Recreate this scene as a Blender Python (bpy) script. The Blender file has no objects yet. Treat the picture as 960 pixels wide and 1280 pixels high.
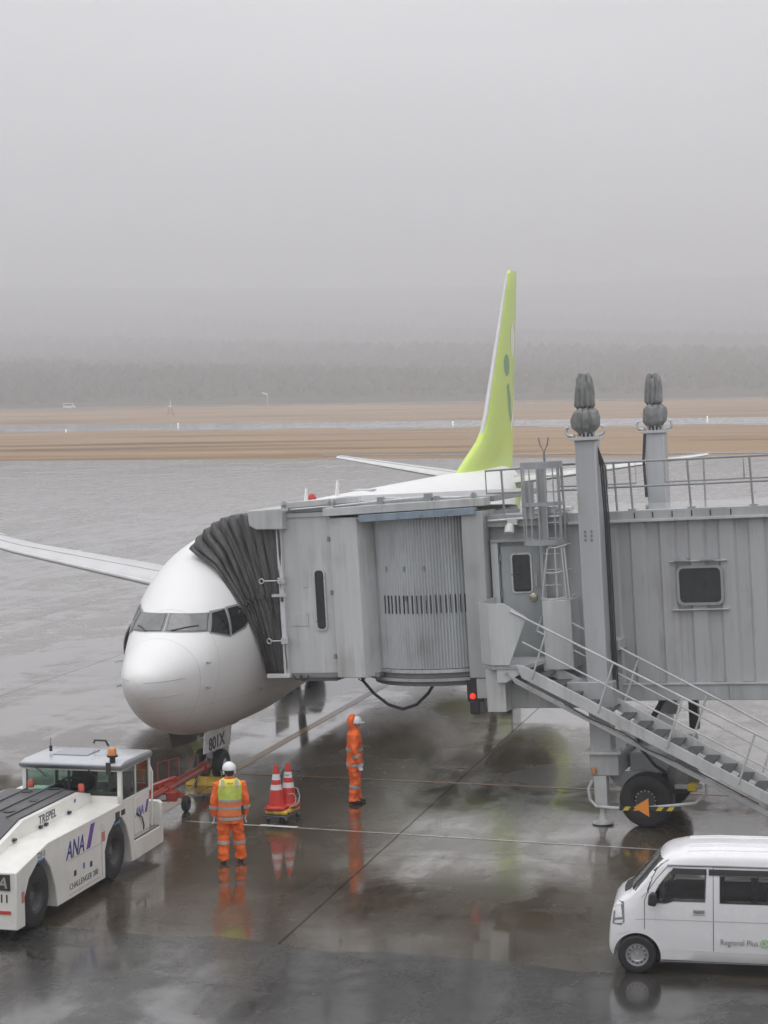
import bpy, bmesh, math, random
import numpy as np
from mathutils import Vector, Matrix
from mathutils.bvhtree import BVHTree
random.seed(7); rng = np.random.default_rng(7)
PI = math.pi; R = math.radians
scene = bpy.context.scene
COL = scene.collection

# ------------------------------------------------------------------ camera
F, YH, H, ROLL = 2433.0, 500.0, 8.0, 0.0155
cam_d = bpy.data.cameras.new('camera'); cam = bpy.data.objects.new('camera', cam_d); COL.objects.link(cam)
cam_d.sensor_fit = 'VERTICAL'; cam_d.sensor_height = 24; cam_d.sensor_width = 18
cam_d.lens = F / 1280 * 24; cam_d.clip_start = 0.5; cam_d.clip_end = 30000
_p = math.atan((640 - YH) / F)
_fw = Vector((0, math.cos(_p), -math.sin(_p))); _dn = Vector((0, -math.sin(_p), -math.cos(_p))); _rt = Vector((1, 0, 0))
_r = _rt * math.cos(ROLL) + _dn * math.sin(ROLL); _d = _dn * math.cos(ROLL) - _rt * math.sin(ROLL)
_m = Matrix((_r, -_d, -_fw)).transposed().to_4x4(); _m.translation = Vector((0, 0, H)); cam.matrix_world = _m
scene.camera = cam

# ------------------------------------------------------------------ light
SUN_EL, SUN_AZ = R(74), R(215)
world = bpy.data.worlds.new('World'); scene.world = world; world.use_nodes = True
nt = world.node_tree; nt.nodes.clear(); N = nt.nodes.new; L = nt.links.new
out = N('ShaderNodeOutputWorld'); bg = N('ShaderNodeBackground'); bg.inputs['Strength'].default_value = 0.1
sky = N('ShaderNodeTexSky'); sky.sky_type = 'NISHITA'; sky.sun_disc = False
sky.sun_elevation = SUN_EL; sky.sun_rotation = SUN_AZ; sky.air_density = 2.0; sky.dust_density = 6.0
hs = N('ShaderNodeHueSaturation'); hs.inputs['Saturation'].default_value = 0.15; hs.inputs['Value'].default_value = 1.0
L(sky.outputs[0], hs.inputs['Color'])
# overcast deck: brighter overhead than at the horizon, with a faint cloud mottle
tc = N('ShaderNodeTexCoord'); sp = N('ShaderNodeSeparateXYZ'); L(tc.outputs['Generated'], sp.inputs[0])
rmp = N('ShaderNodeValToRGB'); L(sp.outputs['Z'], rmp.inputs[0])
els = rmp.color_ramp.elements
els[0].position = 0.0; els[0].color = (0.66, 0.663, 0.68, 1)
els[1].position = 1.0; els[1].color = (1.5, 1.5, 1.57, 1)
for p_, c_ in ((0.05, 0.80), (0.10, 0.92), (0.20, 0.96), (0.35, 1.0), (0.6, 1.2)):
    e = els.new(p_); e.color = (c_, c_ * 1.003, c_ * 1.04, 1)
nz = N('ShaderNodeTexNoise'); nz.inputs['Scale'].default_value = 3.2; nz.inputs['Detail'].default_value = 3
mp = N('ShaderNodeMapping'); mp.inputs['Scale'].default_value = (1, 1, 2.4); L(tc.outputs['Generated'], mp.inputs[0]); L(mp.outputs[0], nz.inputs[0])
mr = N('ShaderNodeMapRange'); mr.inputs['From Min'].default_value = 0.3; mr.inputs['From Max'].default_value = 0.7
mr.inputs['To Min'].default_value = 9.2; mr.inputs['To Max'].default_value = 10.6; L(nz.outputs['Fac'], mr.inputs[0])
vm = N('ShaderNodeVectorMath'); vm.operation = 'SCALE'; L(rmp.outputs[0], vm.inputs[0]); L(mr.outputs[0], vm.inputs['Scale'])
mx = N('ShaderNodeMix'); mx.data_type = 'RGBA'; mx.inputs[0].default_value = 0.93
L(hs.outputs[0], mx.inputs[6]); L(vm.outputs[0], mx.inputs[7]); L(mx.outputs[2], bg.inputs[0]); L(bg.outputs[0], out.inputs[0])
sun_d = bpy.data.lights.new('sun', 'SUN'); sun_d.energy = 0.5; sun_d.angle = R(40); sun_d.color = (1, .98, .95)
sun = bpy.data.objects.new('sun', sun_d); COL.objects.link(sun)
sun.rotation_euler = (PI / 2 - SUN_EL, 0, PI - SUN_AZ); sun.location = (0, 0, 60)
vs = scene.view_settings; vs.view_transform = 'Standard'; vs.look = 'None'; vs.exposure = 0.06; vs.gamma = 1.0; vs.use_curve_mapping = False
cy = scene.cycles
cy.use_denoising = True; cy.max_bounces = 8; cy.diffuse_bounces = 3; cy.glossy_bounces = 4; cy.transmission_bounces = 4
cy.volume_bounces = 2; cy.use_adaptive_sampling = True; cy.adaptive_threshold = 0.02; cy.sample_clamp_indirect = 6; cy.caustics_reflective = False; cy.caustics_refractive = False

# ------------------------------------------------------------------ helpers
class MB:
    def __init__(s): s.v = []; s.f = []
    def add(s, vs_, fs):
        n = len(s.v); s.v += [tuple(p) for p in vs_]; s.f += [tuple(i + n for i in f) for f in fs]; return s
    def box(s, x0, x1, y0, y1, z0, z1):
        c = [(x, y, z) for z in (z0, z1) for (x, y) in ((x0, y0), (x1, y0), (x1, y1), (x0, y1))]
        return s.add(c, [(3, 2, 1, 0), (4, 5, 6, 7), (0, 1, 5, 4), (1, 2, 6, 5), (2, 3, 7, 6), (3, 0, 4, 7)])
    def bar(s, a, b, w, h, up=(0, 0, 1)):
        a = Vector(a); b = Vector(b); d = (b - a).normalized(); u = Vector(up)
        if abs(d.dot(u)) > .98: u = Vector((0, 1, 0))
        sd = d.cross(u).normalized() * w / 2; uu = sd.cross(d).normalized() * h / 2
        c = [p + i * sd + j * uu for p in (a, b) for (i, j) in ((-1, -1), (1, -1), (1, 1), (-1, 1))]
        return s.add(c, [(3, 2, 1, 0), (4, 5, 6, 7), (0, 1, 5, 4), (1, 2, 6, 5), (2, 3, 7, 6), (3, 0, 4, 7)])
    def prism(s, poly, ax, a, b):
        n = len(poly)
        def P(p, h):
            return {'y': (p[0], h, p[1]), 'x': (h, p[0], p[1]), 'z': (p[0], p[1], h)}[ax]
        return s.add([P(p, a) for p in poly] + [P(p, b) for p in poly],
                     [tuple(range(n)), tuple(range(2 * n - 1, n - 1, -1))] + [(i, (i + 1) % n, n + (i + 1) % n, n + i) for i in range(n)])
    def loft(s, rings, closed=True, cap=True, caps=(True, True)):
        n = len(rings[0]); vs_ = [p for r_ in rings for p in r_]; fs = []
        for k in range(len(rings) - 1):
            for i in range(n if closed else n - 1):
                j = (i + 1) % n; fs.append((k * n + i, k * n + j, (k + 1) * n + j, (k + 1) * n + i))
        if cap and closed:
            if caps[0]: fs.append(tuple(range(n - 1, -1, -1)))
            if caps[1]: fs.append(tuple(range((len(rings) - 1) * n, len(rings) * n)))
        return s.add(vs_, fs)
    def tube(s, pts, r, n=8, rad=None):
        P = [Vector(p) for p in pts]; rings = []
        t0 = (P[1] - P[0]).normalized(); up = Vector((0, 0, 1)) if abs(t0.z) < .9 else Vector((1, 0, 0))
        a = t0.cross(up).normalized()
        for i, p in enumerate(P):
            t = ((P[min(i + 1, len(P) - 1)] - P[max(i - 1, 0)])).normalized()
            a = (a - t * a.dot(t)).normalized(); b = t.cross(a); rr = rad[i] if rad else r
            rings.append([p + (a * math.cos(2 * PI * k / n) + b * math.sin(2 * PI * k / n)) * rr for k in range(n)])
        return s.loft(rings)
    def lathe(s, prof, c, axis, n=24):
        c = Vector(c); ax = Vector(axis).normalized(); up = Vector((0, 0, 1)) if abs(ax.z) < .9 else Vector((1, 0, 0))
        a = ax.cross(up).normalized(); b = ax.cross(a)
        rings = [[c + ax * h + (a * math.cos(2 * PI * k / n) + b * math.sin(2 * PI * k / n)) * max(r, 1e-4) for k in range(n)] for r, h in prof]
        return s.loft(rings, caps=(prof[0][0] < .04, prof[-1][0] < .04))
    def xf(s, M):
        s.v = [tuple(M @ Vector(p)) for p in s.v]; return s
    def build(s, name, mat, parent=None, bevel=0, ang=38, smooth=True, uv=False):
        me = bpy.data.meshes.new(name); me.from_pydata(s.v, [], s.f)
        bm = bmesh.new(); bm.from_mesh(me); bmesh.ops.recalc_face_normals(bm, faces=bm.faces); bm.to_mesh(me); bm.free()
        return finish(me, name, mat, parent, bevel, ang, smooth)
def finish(me, name, mat, parent=None, bevel=0, ang=38, smooth=True):
    if smooth and len(me.polygons):
        me.polygons.foreach_set('use_smooth', [True] * len(me.polygons)); me.set_sharp_from_angle(angle=R(ang))
    o = bpy.data.objects.new(name, me); COL.objects.link(o)
    if mat: me.materials.append(mat)
    if parent: o.parent = parent
    if bevel:
        b = o.modifiers.new('bevel', 'BEVEL'); b.width = bevel; b.segments = 2; b.limit_method = 'ANGLE'; b.angle_limit = R(50)
    return o
def tag(o, label=None, cat=None, group=None, kind=None):
    for k, v_ in (('label', label), ('category', cat), ('group', group), ('kind', kind)):
        if v_: o[k] = v_
    return o
def thing(name, label, cat, M=None, loc=(0, 0, 0), rz=0, group=None):
    o = bpy.data.objects.new(name, None); COL.objects.link(o); o.empty_display_size = .3
    if M is not None: o.matrix_world = M
    else: o.location = loc; o.rotation_euler = (0, 0, rz)
    return tag(o, label, cat, group)
def children(o): return [c for c in bpy.data.objects if c.parent == o]
def copy_tree(o, parent=None):
    c = o.copy(); COL.objects.link(c); c.parent = parent
    for ch in children(o): copy_tree(ch, c)
    return c
def arc(n, a0, a1): return [a0 + (a1 - a0) * i / (n - 1) for i in range(n)]
def rrect(x0, x1, z0, z1, r, n=5):
    o = []
    for cx, cz, a in ((x1 - r, z1 - r, 0), (x0 + r, z1 - r, PI / 2), (x0 + r, z0 + r, PI), (x1 - r, z0 + r, 1.5 * PI)):
        for t in arc(n, a, a + PI / 2): o.append((cx + r * math.cos(t), cz + r * math.sin(t)))
    return o
def frame_mb(outer, inner, ax, a, b):
    """ring between two outlines of equal point count, extruded along ax"""
    m = MB(); n = len(outer)
    P = lambda p, h: {'y': (p[0], h, p[1]), 'x': (h, p[0], p[1]), 'z': (p[0], p[1], h)}[ax]
    vs_ = [P(p, a) for p in outer] + [P(p, a) for p in inner] + [P(p, b) for p in outer] + [P(p, b) for p in inner]
    fs = []
    for i in range(n):
        j = (i + 1) % n
        fs += [(i, j, n + j, n + i), (2 * n + i, 3 * n + i, 3 * n + j, 2 * n + j), (i, 2 * n + i, 2 * n + j, j), (n + i, n + j, 3 * n + j, 3 * n + i)]
    return m.add(vs_, fs)
def text(name, body, size, M, mat, parent, shear=0, sx=1.0, extrude=.002, bold=0.0, sp=1.0):
    c = bpy.data.curves.new(name, 'FONT'); c.body = body; c.size = size; c.shear = shear; c.extrude = extrude; c.offset = bold; c.space_character = sp
    c.resolution_u = 4
    t = bpy.data.objects.new(name, c); COL.objects.link(t); dg = bpy.context.evaluated_depsgraph_get()
    me = bpy.data.meshes.new_from_object(t.evaluated_get(dg)); me.name = name
    bpy.data.objects.remove(t); bpy.data.curves.remove(c)
    me.transform(M @ Matrix.Diagonal((sx, 1, 1, 1)))
    o = bpy.data.objects.new(name, me); COL.objects.link(o); me.materials.clear(); me.materials.append(mat); o.parent = parent
    return o
def axes(o, x, y, z=None):
    x = Vector(x).normalized(); y = Vector(y).normalized(); z = x.cross(y)
    M = Matrix((x, y, z)).transposed().to_4x4(); M.translation = Vector(o); return M
def decal(name, poly, plane, d, start, bvh, off, mat, parent, cuts=3, thick=0.0):
    """outline poly drawn in a plane, pressed along d onto the surface it lies on"""
    bm = bmesh.new(); vs_ = []
    for a, b in poly:
        vs_.append(bm.verts.new({'yz': (start, a, b), 'xz': (a, start, b)}[plane]))
    bm.faces.new(vs_); bmesh.ops.triangulate(bm, faces=bm.faces)
    for _ in range(cuts): bmesh.ops.subdivide_edges(bm, edges=bm.edges, cuts=1, use_grid_fill=True)
    d = Vector(d)
    for v_ in bm.verts:
        h, n, i, ds = bvh.ray_cast(v_.co, d)
        if h is None:
            h, n, i, ds = bvh.find_nearest(v_.co)
        if n.dot(d) > 0: n = -n
        v_.co = h + n * off
    bmesh.ops.recalc_face_normals(bm, faces=bm.faces)
    me = bpy.data.meshes.new(name); bm.to_mesh(me); bm.free()
    if sum((p.normal.dot(d) for p in me.polygons)) > 0: me.flip_normals()
    o = finish(me, name, mat, parent, ang=60)
    if thick:
        s_ = o.modifiers.new('solid', 'SOLIDIFY'); s_.thickness = thick; s_.offset = -1
    return o
def eval_mesh(o, name):
    dg = bpy.context.evaluated_depsgraph_get(); dg.update()
    me = bpy.data.meshes.new_from_object(o.evaluated_get(dg)); me.name = name; return me
def cut(me_obj, cutters):
    """boolean the cutter meshes out of me_obj for good"""
    for c in cutters:
        b = me_obj.modifiers.new('b', 'BOOLEAN'); b.operation = 'DIFFERENCE'; b.object = c; b.solver = 'EXACT'
    me = eval_mesh(me_obj, me_obj.data.name); me_obj.modifiers.clear(); me_obj.data = me
    for c in cutters: bpy.data.objects.remove(c)
    me.polygons.foreach_set('use_smooth', [True] * len(me.polygons)); me.set_sharp_from_angle(angle=R(35))

# ------------------------------------------------------------------ materials
MATS = {}
def mat(name, col, rough=.5, metal=0, coat=0, dirt=.12, dscale=3.0, bump=0, bscale=60, spec=.5, streak=0, noise_rough=.12, emit=None, stain=None):
    if name in MATS: return MATS[name]
    m = bpy.data.materials.new(name); m.use_nodes = True; t = m.node_tree; b = t.nodes['Principled BSDF']
    b.inputs['Roughness'].default_value = rough; b.inputs['Metallic'].default_value = metal
    b.inputs['Coat Weight'].default_value = coat; b.inputs['Coat Roughness'].default_value = .12
    b.inputs['Specular IOR Level'].default_value = spec
    co = t.nodes.new('ShaderNodeTexCoord'); n = t.nodes.new('ShaderNodeTexNoise'); n.inputs['Scale'].default_value = dscale; n.inputs['Detail'].default_value = 6
    n.inputs['Roughness'].default_value = .65
    mp_ = t.nodes.new('ShaderNodeMapping'); mp_.inputs['Scale'].default_value = (1, 1, .08 if streak else 1)
    t.links.new(co.outputs['Object'], mp_.inputs[0]); t.links.new(mp_.outputs[0], n.inputs['Vector'])
    r_ = t.nodes.new('ShaderNodeMapRange'); r_.inputs['From Min'].default_value = .32; r_.inputs['From Max'].default_value = .68
    r_.inputs['To Min'].default_value = 1 - dirt; r_.inputs['To Max'].default_value = 1 + dirt * .35
    t.links.new(n.outputs['Fac'], r_.inputs[0])
    v_ = t.nodes.new('ShaderNodeVectorMath'); v_.operation = 'SCALE'; v_.inputs[0].default_value = col[:3]; t.links.new(r_.outputs[0], v_.inputs['Scale'])
    t.links.new(v_.outputs[0], b.inputs['Base Color'])
    if stain is None: stain = streak
    if stain:
        m3 = t.nodes.new('ShaderNodeMapping'); m3.inputs['Scale'].default_value = (1, 1, .05); t.links.new(co.outputs['Object'], m3.inputs[0])
        n3 = t.nodes.new('ShaderNodeTexNoise'); n3.inputs['Scale'].default_value = 7; n3.inputs['Detail'].default_value = 7; n3.inputs['Roughness'].default_value = .75; t.links.new(m3.outputs[0], n3.inputs['Vector'])
        n4 = t.nodes.new('ShaderNodeTexNoise'); n4.inputs['Scale'].default_value = 1.1; n4.inputs['Detail'].default_value = 5; t.links.new(co.outputs['Object'], n4.inputs['Vector'])
        mu = t.nodes.new('ShaderNodeMath'); mu.operation = 'MULTIPLY'; t.links.new(n3.outputs['Fac'], mu.inputs[0]); t.links.new(n4.outputs['Fac'], mu.inputs[1])
        r3 = t.nodes.new('ShaderNodeMapRange'); r3.inputs['From Min'].default_value = .27; r3.inputs['From Max'].default_value = .42; r3.inputs['To Max'].default_value = .55; t.links.new(mu.outputs[0], r3.inputs[0])
        mx3 = t.nodes.new('ShaderNodeMix'); mx3.data_type = 'RGBA'; mx3.inputs[7].default_value = (col[0] * .52, col[1] * .47, col[2] * .42, 1)
        t.links.new(r3.outputs[0], mx3.inputs[0]); t.links.new(v_.outputs[0], mx3.inputs[6]); t.links.new(mx3.outputs[2], b.inputs['Base Color'])
    q = t.nodes.new('ShaderNodeMapRange'); q.inputs['To Min'].default_value = max(rough - noise_rough, .02); q.inputs['To Max'].default_value = min(rough + noise_rough, 1)
    t.links.new(n.outputs['Fac'], q.inputs[0]); t.links.new(q.outputs[0], b.inputs['Roughness'])
    if bump:
        n2 = t.nodes.new('ShaderNodeTexNoise'); n2.inputs['Scale'].default_value = bscale; n2.inputs['Detail'].default_value = 3
        t.links.new(co.outputs['Object'], n2.inputs['Vector'])
        bp = t.nodes.new('ShaderNodeBump'); bp.inputs['Strength'].default_value = bump; bp.inputs['Distance'].default_value = .01
        t.links.new(n2.outputs['Fac'], bp.inputs['Height']); t.links.new(bp.outputs[0], b.inputs['Normal'])
    if emit:
        b.inputs['Emission Color'].default_value = (*emit[0], 1); b.inputs['Emission Strength'].default_value = emit[1]
    MATS[name] = m; return m
grey = mat('bridge_grey_paint', (.46, .475, .48), .42, coat=.25, dirt=.24, dscale=1.6, streak=1)
grey_l = mat('bridge_light_paint', (.60, .615, .615), .4, coat=.25, dirt=.22, dscale=1.9, streak=1)
grey_d = mat('bridge_dark_paint', (.24, .25, .26), .45, dirt=.2, dscale=2)
galv = mat('galvanised_steel', (.42, .43, .44), .38, metal=.35, dirt=.2, dscale=5, streak=1)
blue_g = mat('gutter_paint', (.30, .37, .44), .3, metal=.3, dirt=.3, dscale=4)
steel = mat('bright_steel', (.62, .63, .64), .3, metal=.6, dirt=.2, dscale=9)
tread_m = mat('stair_tread', (.10, .105, .11), .55, dirt=.25, dscale=9, bump=.3, bscale=90)
rubber = mat('rubber', (.022, .022, .023), .55, dirt=.3, dscale=8)
black = mat('black_plastic', (.03, .03, .032), .42, dirt=.2)
tarp = mat('grey_tarpaulin', (.25, .255, .25), .38, dirt=.3, dscale=7, bump=.3, bscale=30)
bell = mat('bellows_fabric', (.105, .101, .10), .55, dirt=.6, dscale=5, bump=.9, bscale=22, streak=1)
glass_d = mat('dark_glass', (.02, .024, .026), .08, dirt=.4, dscale=3, spec=.6, noise_rough=.05)
white = mat('aircraft_white', (.83, .83, .82), .28, coat=.5, dirt=.05, dscale=1.2)
white_t = mat('tug_white', (.80, .79, .74), .35, coat=.4, dirt=.1, dscale=2.5)
white_v = mat('van_white', (.82, .82, .83), .25, coat=.7, dirt=.04)
wgrey = mat('wing_grey', (.62, .62, .62), .35, coat=.2, dirt=.12, dscale=1.5)
lime = mat('lime_green_paint', (.60, .80, .07), .35, coat=.4, dirt=.06)
leaf = mat('leaf_green_paint', (.10, .32, .07), .35, coat=.3, dirt=.06)
orange = mat('orange_rainwear', (.95, .16, .02), .6, dirt=.22, dscale=9, bump=.6, bscale=12)
vest_y = mat('lime_vest', (.60, .70, .12), .6, dirt=.18, dscale=12, bump=.4, bscale=20)
vest_yy = mat('yellow_vest_yoke', (.90, .78, .10), .6, dirt=.1, dscale=12)
vest_o = mat('salmon_vest', (.85, .22, .07), .6, dirt=.2, dscale=12, bump=.4, bscale=20)
refl = mat('reflective_tape', (.42, .42, .42), .35, metal=.2, dirt=.15, dscale=20)
skin = mat('skin', (.55, .34, .25), .5, dirt=.1, dscale=20)
hair_m = mat('hair', (.02, .017, .015), .6)
helm = mat('helmet_white', (.80, .81, .83), .25, coat=.5, dirt=.04)
glove_m = mat('glove_white', (.62, .64, .66), .7, dirt=.2, dscale=30)
boot_m = mat('boot_black', (.02, .02, .022), .5)
red_p = mat('red_towbar_paint', (.36, .045, .025), .4, coat=.3, dirt=.35, dscale=6)
cone_r = mat('cone_red', (.62, .035, .02), .42, dirt=.15, dscale=6)
tape_w = mat('cone_white_tape', (.72, .73, .74), .4, dirt=.12, dscale=10)
yel = mat('chock_yellow', (.72, .46, .05), .5, dirt=.35, dscale=9)
blue_d = mat('trolley_blue', (.10, .11, .16), .5, dirt=.2)
navy = mat('livery_blue', (.035, .04, .25), .4, dirt=.05)
purple = mat('livery_purple', (.14, .07, .36), .4, dirt=.05)
ink = mat('black_lettering', (.03, .03, .03), .5, dirt=.05)
inkg = mat('grey_lettering', (.16, .18, .18), .5, dirt=.05)
red_s = mat('red_sticker', (.55, .06, .05), .5, dirt=.1)
amber = mat('amber_lens', (.75, .25, .02), .2, coat=1, dirt=.2)
red_l = mat('lit_red_lamp', (.8, .05, .04), .3, emit=((1, .04, .03), .9))
chrome = mat('polished_metal', (.75, .75, .76), .18, metal=.9, dirt=.15, dscale=10)
lipm = mat('intake_lip', (.7, .7, .71), .25, metal=.7, dirt=.1)
wg = mat('windscreen_glass', (.20, .205, .20), .12, dirt=.25, dscale=5, spec=.8, noise_rough=.06)
tug_g = mat('cab_glass', (.12, .16, .14), .08, dirt=.5, dscale=2.2, spec=.7, noise_rough=.04)
seal = mat('window_frame_grey', (.30, .31, .31), .4)
green_prim = mat('zinc_primer', (.22, .25, .10), .5, dirt=.3)

# fuselage paint: radome seam, faint belly green toward the tail
def fuselage_mat():
    m = bpy.data.materials.new('fuselage_paint'); m.use_nodes = True; t = m.node_tree; b = t.nodes['Principled BSDF']
    N_ = t.nodes.new; K = t.links.new
    co = N_('ShaderNodeTexCoord'); s_ = N_('ShaderNodeSeparateXYZ'); K(co.outputs['Object'], s_.inputs[0])
    def math_(op, a, bb, c=None):
        n = N_('ShaderNodeMath'); n.operation = op
        for i, q in enumerate((a, bb, c)):
            if q is None: continue
            if isinstance(q, (int, float)): n.inputs[i].default_value = q
            else: K(q, n.inputs[i])
        return n.outputs[0]
    def band(v_, c0, w): return math_('LESS_THAN', math_('ABSOLUTE', math_('SUBTRACT', v_, c0), None), w)
    x, y, z = s_.outputs
    seam = band(math_('ADD', x, math_('MULTIPLY', z, .10)), 1.47, .006)
    frames = band(math_('FRACT', math_('MULTIPLY', math_('ADD', x, -.1), .295), None), .5, .0016)
    lap = band(z, 2.02, .004)
    # passenger windows along the sides
    wx = band(math_('FRACT', math_('MULTIPLY', x, 1 / .508), None), .5, .23); wz = band(z, 3.62, .17)
    rngx = math_('MULTIPLY', math_('GREATER_THAN', x, 8.0), math_('LESS_THAN', x, 31.0))
    win = math_('MULTIPLY', math_('MULTIPLY', wx, wz), rngx)
    # green tail sweep on the flanks
    k = math_('SUBTRACT', math_('MULTIPLY', math_('SUBTRACT', x, 23.0), .30), math_('SUBTRACT', z, 1.6))
    gr = math_('MULTIPLY', math_('GREATER_THAN', k, 0), math_('LESS_THAN', z, math_('SUBTRACT', 6.2, math_('MULTIPLY', x, .03))))
    n = N_('ShaderNodeTexNoise'); n.inputs['Scale'].default_value = 1.4; n.inputs['Detail'].default_value = 5; K(co.outputs['Object'], n.inputs[0])
    mr_ = N_('ShaderNodeMapRange'); mr_.inputs['To Min'].default_value = .94; mr_.inputs['To Max'].default_value = 1.03; K(n.outputs['Fac'], mr_.inputs[0])
    def mixc(f, a, bb):
        q = N_('ShaderNodeMix'); q.data_type = 'RGBA'
        if isinstance(f, float): q.inputs[0].default_value = f
        else: K(f, q.inputs[0])
        for i, w in ((6, a), (7, bb)):
            if isinstance(w, tuple): q.inputs[i].default_value = (*w, 1)
            else: K(w, q.inputs[i])
        return q.outputs[2]
    c = mixc(gr, (.87, .87, .86), (.55, .74, .12))
    c = mixc(math_('MULTIPLY', seam, .45), c, (.3, .3, .3)); c = mixc(math_('MULTIPLY', math_('ADD', frames, lap), .38), c, (.3, .3, .3))
    c = mixc(win, c, (.03, .03, .035))
    v_ = N_('ShaderNodeVectorMath'); v_.operation = 'SCALE'; K(c, v_.inputs[0]); K(mr_.outputs[0], v_.inputs['Scale']); K(v_.outputs[0], b.inputs['Base Color'])
    b.inputs['Roughness'].default_value = .4; b.inputs['Coat Weight'].default_value = .12; b.inputs['Coat Roughness'].default_value = .15; b.inputs['Specular IOR Level'].default_value = .35
    return m
fus_m = fuselage_mat()

# ------------------------------------------------------------------ ground
def wet_mat(name, base, base2, joints=True, wet=.55, cracks=False, cr=(.13, .035)):
    m = bpy.data.materials.new(name); m.use_nodes = True; t = m.node_tree; b = t.nodes['Principled BSDF']
    N_ = t.nodes.new; K = t.links.new
    geo = N_('ShaderNodeNewGeometry'); pos = geo.outputs['Position']
    rot = N_('ShaderNodeMapping'); rot.inputs['Rotation'].default_value = (0, 0, R(14.5)); K(pos, rot.inputs[0]); rp = rot.outputs[0]
    def noise(scale, det=5, vec=pos, sc=(1, 1, 1), rough=.6, dist=0):
        mp_ = N_('ShaderNodeMapping'); mp_.inputs['Scale'].default_value = sc; K(vec, mp_.inputs[0])
        n = N_('ShaderNodeTexNoise'); n.inputs['Scale'].default_value = scale; n.inputs['Detail'].default_value = det
        n.inputs['Roughness'].default_value = rough; n.inputs['Distortion'].default_value = dist
        K(mp_.outputs[0], n.inputs['Vector']); return n.outputs['Fac']
    def mrange(v_, a, b_, c, d, smooth=True):
        q = N_('ShaderNodeMapRange'); q.interpolation_type = 'SMOOTHSTEP' if smooth else 'LINEAR'
        for i, w in enumerate((a, b_, c, d)): q.inputs[i + 1].default_value = w
        K(v_, q.inputs[0]); return q.outputs[0]
    def mth(op, a, bb=None):
        n = N_('ShaderNodeMath'); n.operation = op
        for i, q in enumerate((a, bb)):
            if q is None: continue
            if isinstance(q, (int, float)): n.inputs[i].default_value = q
            else: K(q, n.inputs[i])
        return n.outputs[0]
    big = noise(.10, 6, dist=.6); mid = noise(.55, 7, dist=.8); fine = noise(9, 6); str_ = noise(.35, 5, rp, (2.2, .22, 1))
    pud = mth('ADD', mth('MULTIPLY', big, .34), mth('ADD', mth('MULTIPLY', mid, .30), mth('ADD', mth('MULTIPLY', str_, .32), mth('MULTIPLY', noise(2.2, 6, pos, (1, 1, 1), .7), .10))))
    film = mrange(pud, .46, .60, 0, 1)           # 1 where water stands
    c1 = N_('ShaderNodeMix'); c1.data_type = 'RGBA'; c1.inputs[6].default_value = (*base, 1); c1.inputs[7].default_value = (*base2, 1)
    K(mrange(mth('ADD', mth('MULTIPLY', mid, .6), mth('MULTIPLY', fine, .4)), .38, .62, 0, 1), c1.inputs[0])
    c = c1.outputs[2]
    dk = mrange(noise(.22, 5, rp, (.5, 2.0, 1)), .55, .72, 1, .62)
    v_ = N_('ShaderNodeVectorMath'); v_.operation = 'SCALE'; K(c, v_.inputs[0]); K(dk, v_.inputs['Scale']); c = v_.outputs[0]
    jn = None
    if joints:
        sp_ = N_('ShaderNodeSeparateXYZ'); K(rp, sp_.inputs[0])
        wob = mth('MULTIPLY', mth('SUBTRACT', noise(1.3, 3), .5), .05)
        def joint(co, off, per, w):
            f = mth('FRACT', mth('DIVIDE', mth('ADD', mth('ADD', co, off), wob), per))
            return mth('LESS_THAN', mth('ABSOLUTE', mth('SUBTRACT', f, .5)), w / per)
        jn = mth('MAXIMUM', joint(sp_.outputs[0], JX, 7.5, .022), mth('MULTIPLY', joint(sp_.outputs[1], JY, 7.5, .014), .5))
        q = N_('ShaderNodeMix'); q.data_type = 'RGBA'; K(mth('MULTIPLY', jn, .65), q.inputs[0]); K(c, q.inputs[6]); q.inputs[7].default_value = (.012, .012, .012, 1); c = q.outputs[2]
    if cracks:
        nv = N_('ShaderNodeTexNoise'); nv.inputs['Scale'].default_value = .9; nv.inputs['Detail'].default_value = 5; K(pos, nv.inputs['Vector'])
        va = N_('ShaderNodeVectorMath'); va.operation = 'MULTIPLY_ADD'; K(nv.outputs['Color'], va.inputs[0]); va.inputs[1].default_value = (1.6, 1.6, 0); K(pos, va.inputs[2])
        vo = N_('ShaderNodeTexVoronoi'); vo.feature = 'DISTANCE_TO_EDGE'; vo.inputs['Scale'].default_value = .33; K(va.outputs[0], vo.inputs['Vector'])
        ck_ = mth('MULTIPLY', mth('LESS_THAN', vo.outputs['Distance'], .006), mrange(noise(.6, 4), .47, .55, 0, .8))
        q = N_('ShaderNodeMix'); q.data_type = 'RGBA'; K(ck_, q.inputs[0]); K(c, q.inputs[6]); q.inputs[7].default_value = (.008, .008, .008, 1); c = q.outputs[2]
    K(c, b.inputs['Base Color'])
    b.inputs['Roughness'].default_value = .5; b.inputs['IOR'].default_value = 1.4
    K(mrange(film, 0, 1, .30, .09), b.inputs['Roughness'])
    b.inputs['Coat Weight'].default_value = wet; b.inputs['Coat IOR'].default_value = 1.46
    cw = mrange(film, 0, 1, wet, 1)
    if jn is not None: cw = mth('MULTIPLY', cw, mth('SUBTRACT', 1, mth('MULTIPLY', jn, .6))); K(mth('SUBTRACT', .5, mth('MULTIPLY', jn, .45)), b.inputs['Specular IOR Level'])
    K(cw, b.inputs['Coat Weight'])
    K(mrange(film, 0, 1, *cr), b.inputs['Coat Roughness'])
    rip = noise(2.6, 4, pos, (1, 1.0, 1)); rip2 = noise(38, 3)
    hgt = mth('ADD', mth('MULTIPLY', rip, .0004), mth('MULTIPLY', rip2, .00020))
    hgt = mth('ADD', hgt, mth('MULTIPLY', noise(.5, 3), .0018))
    bp = N_('ShaderNodeBump'); bp.inputs['Strength'].default_value = 1; bp.inputs['Distance'].default_value = 1.0
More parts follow.
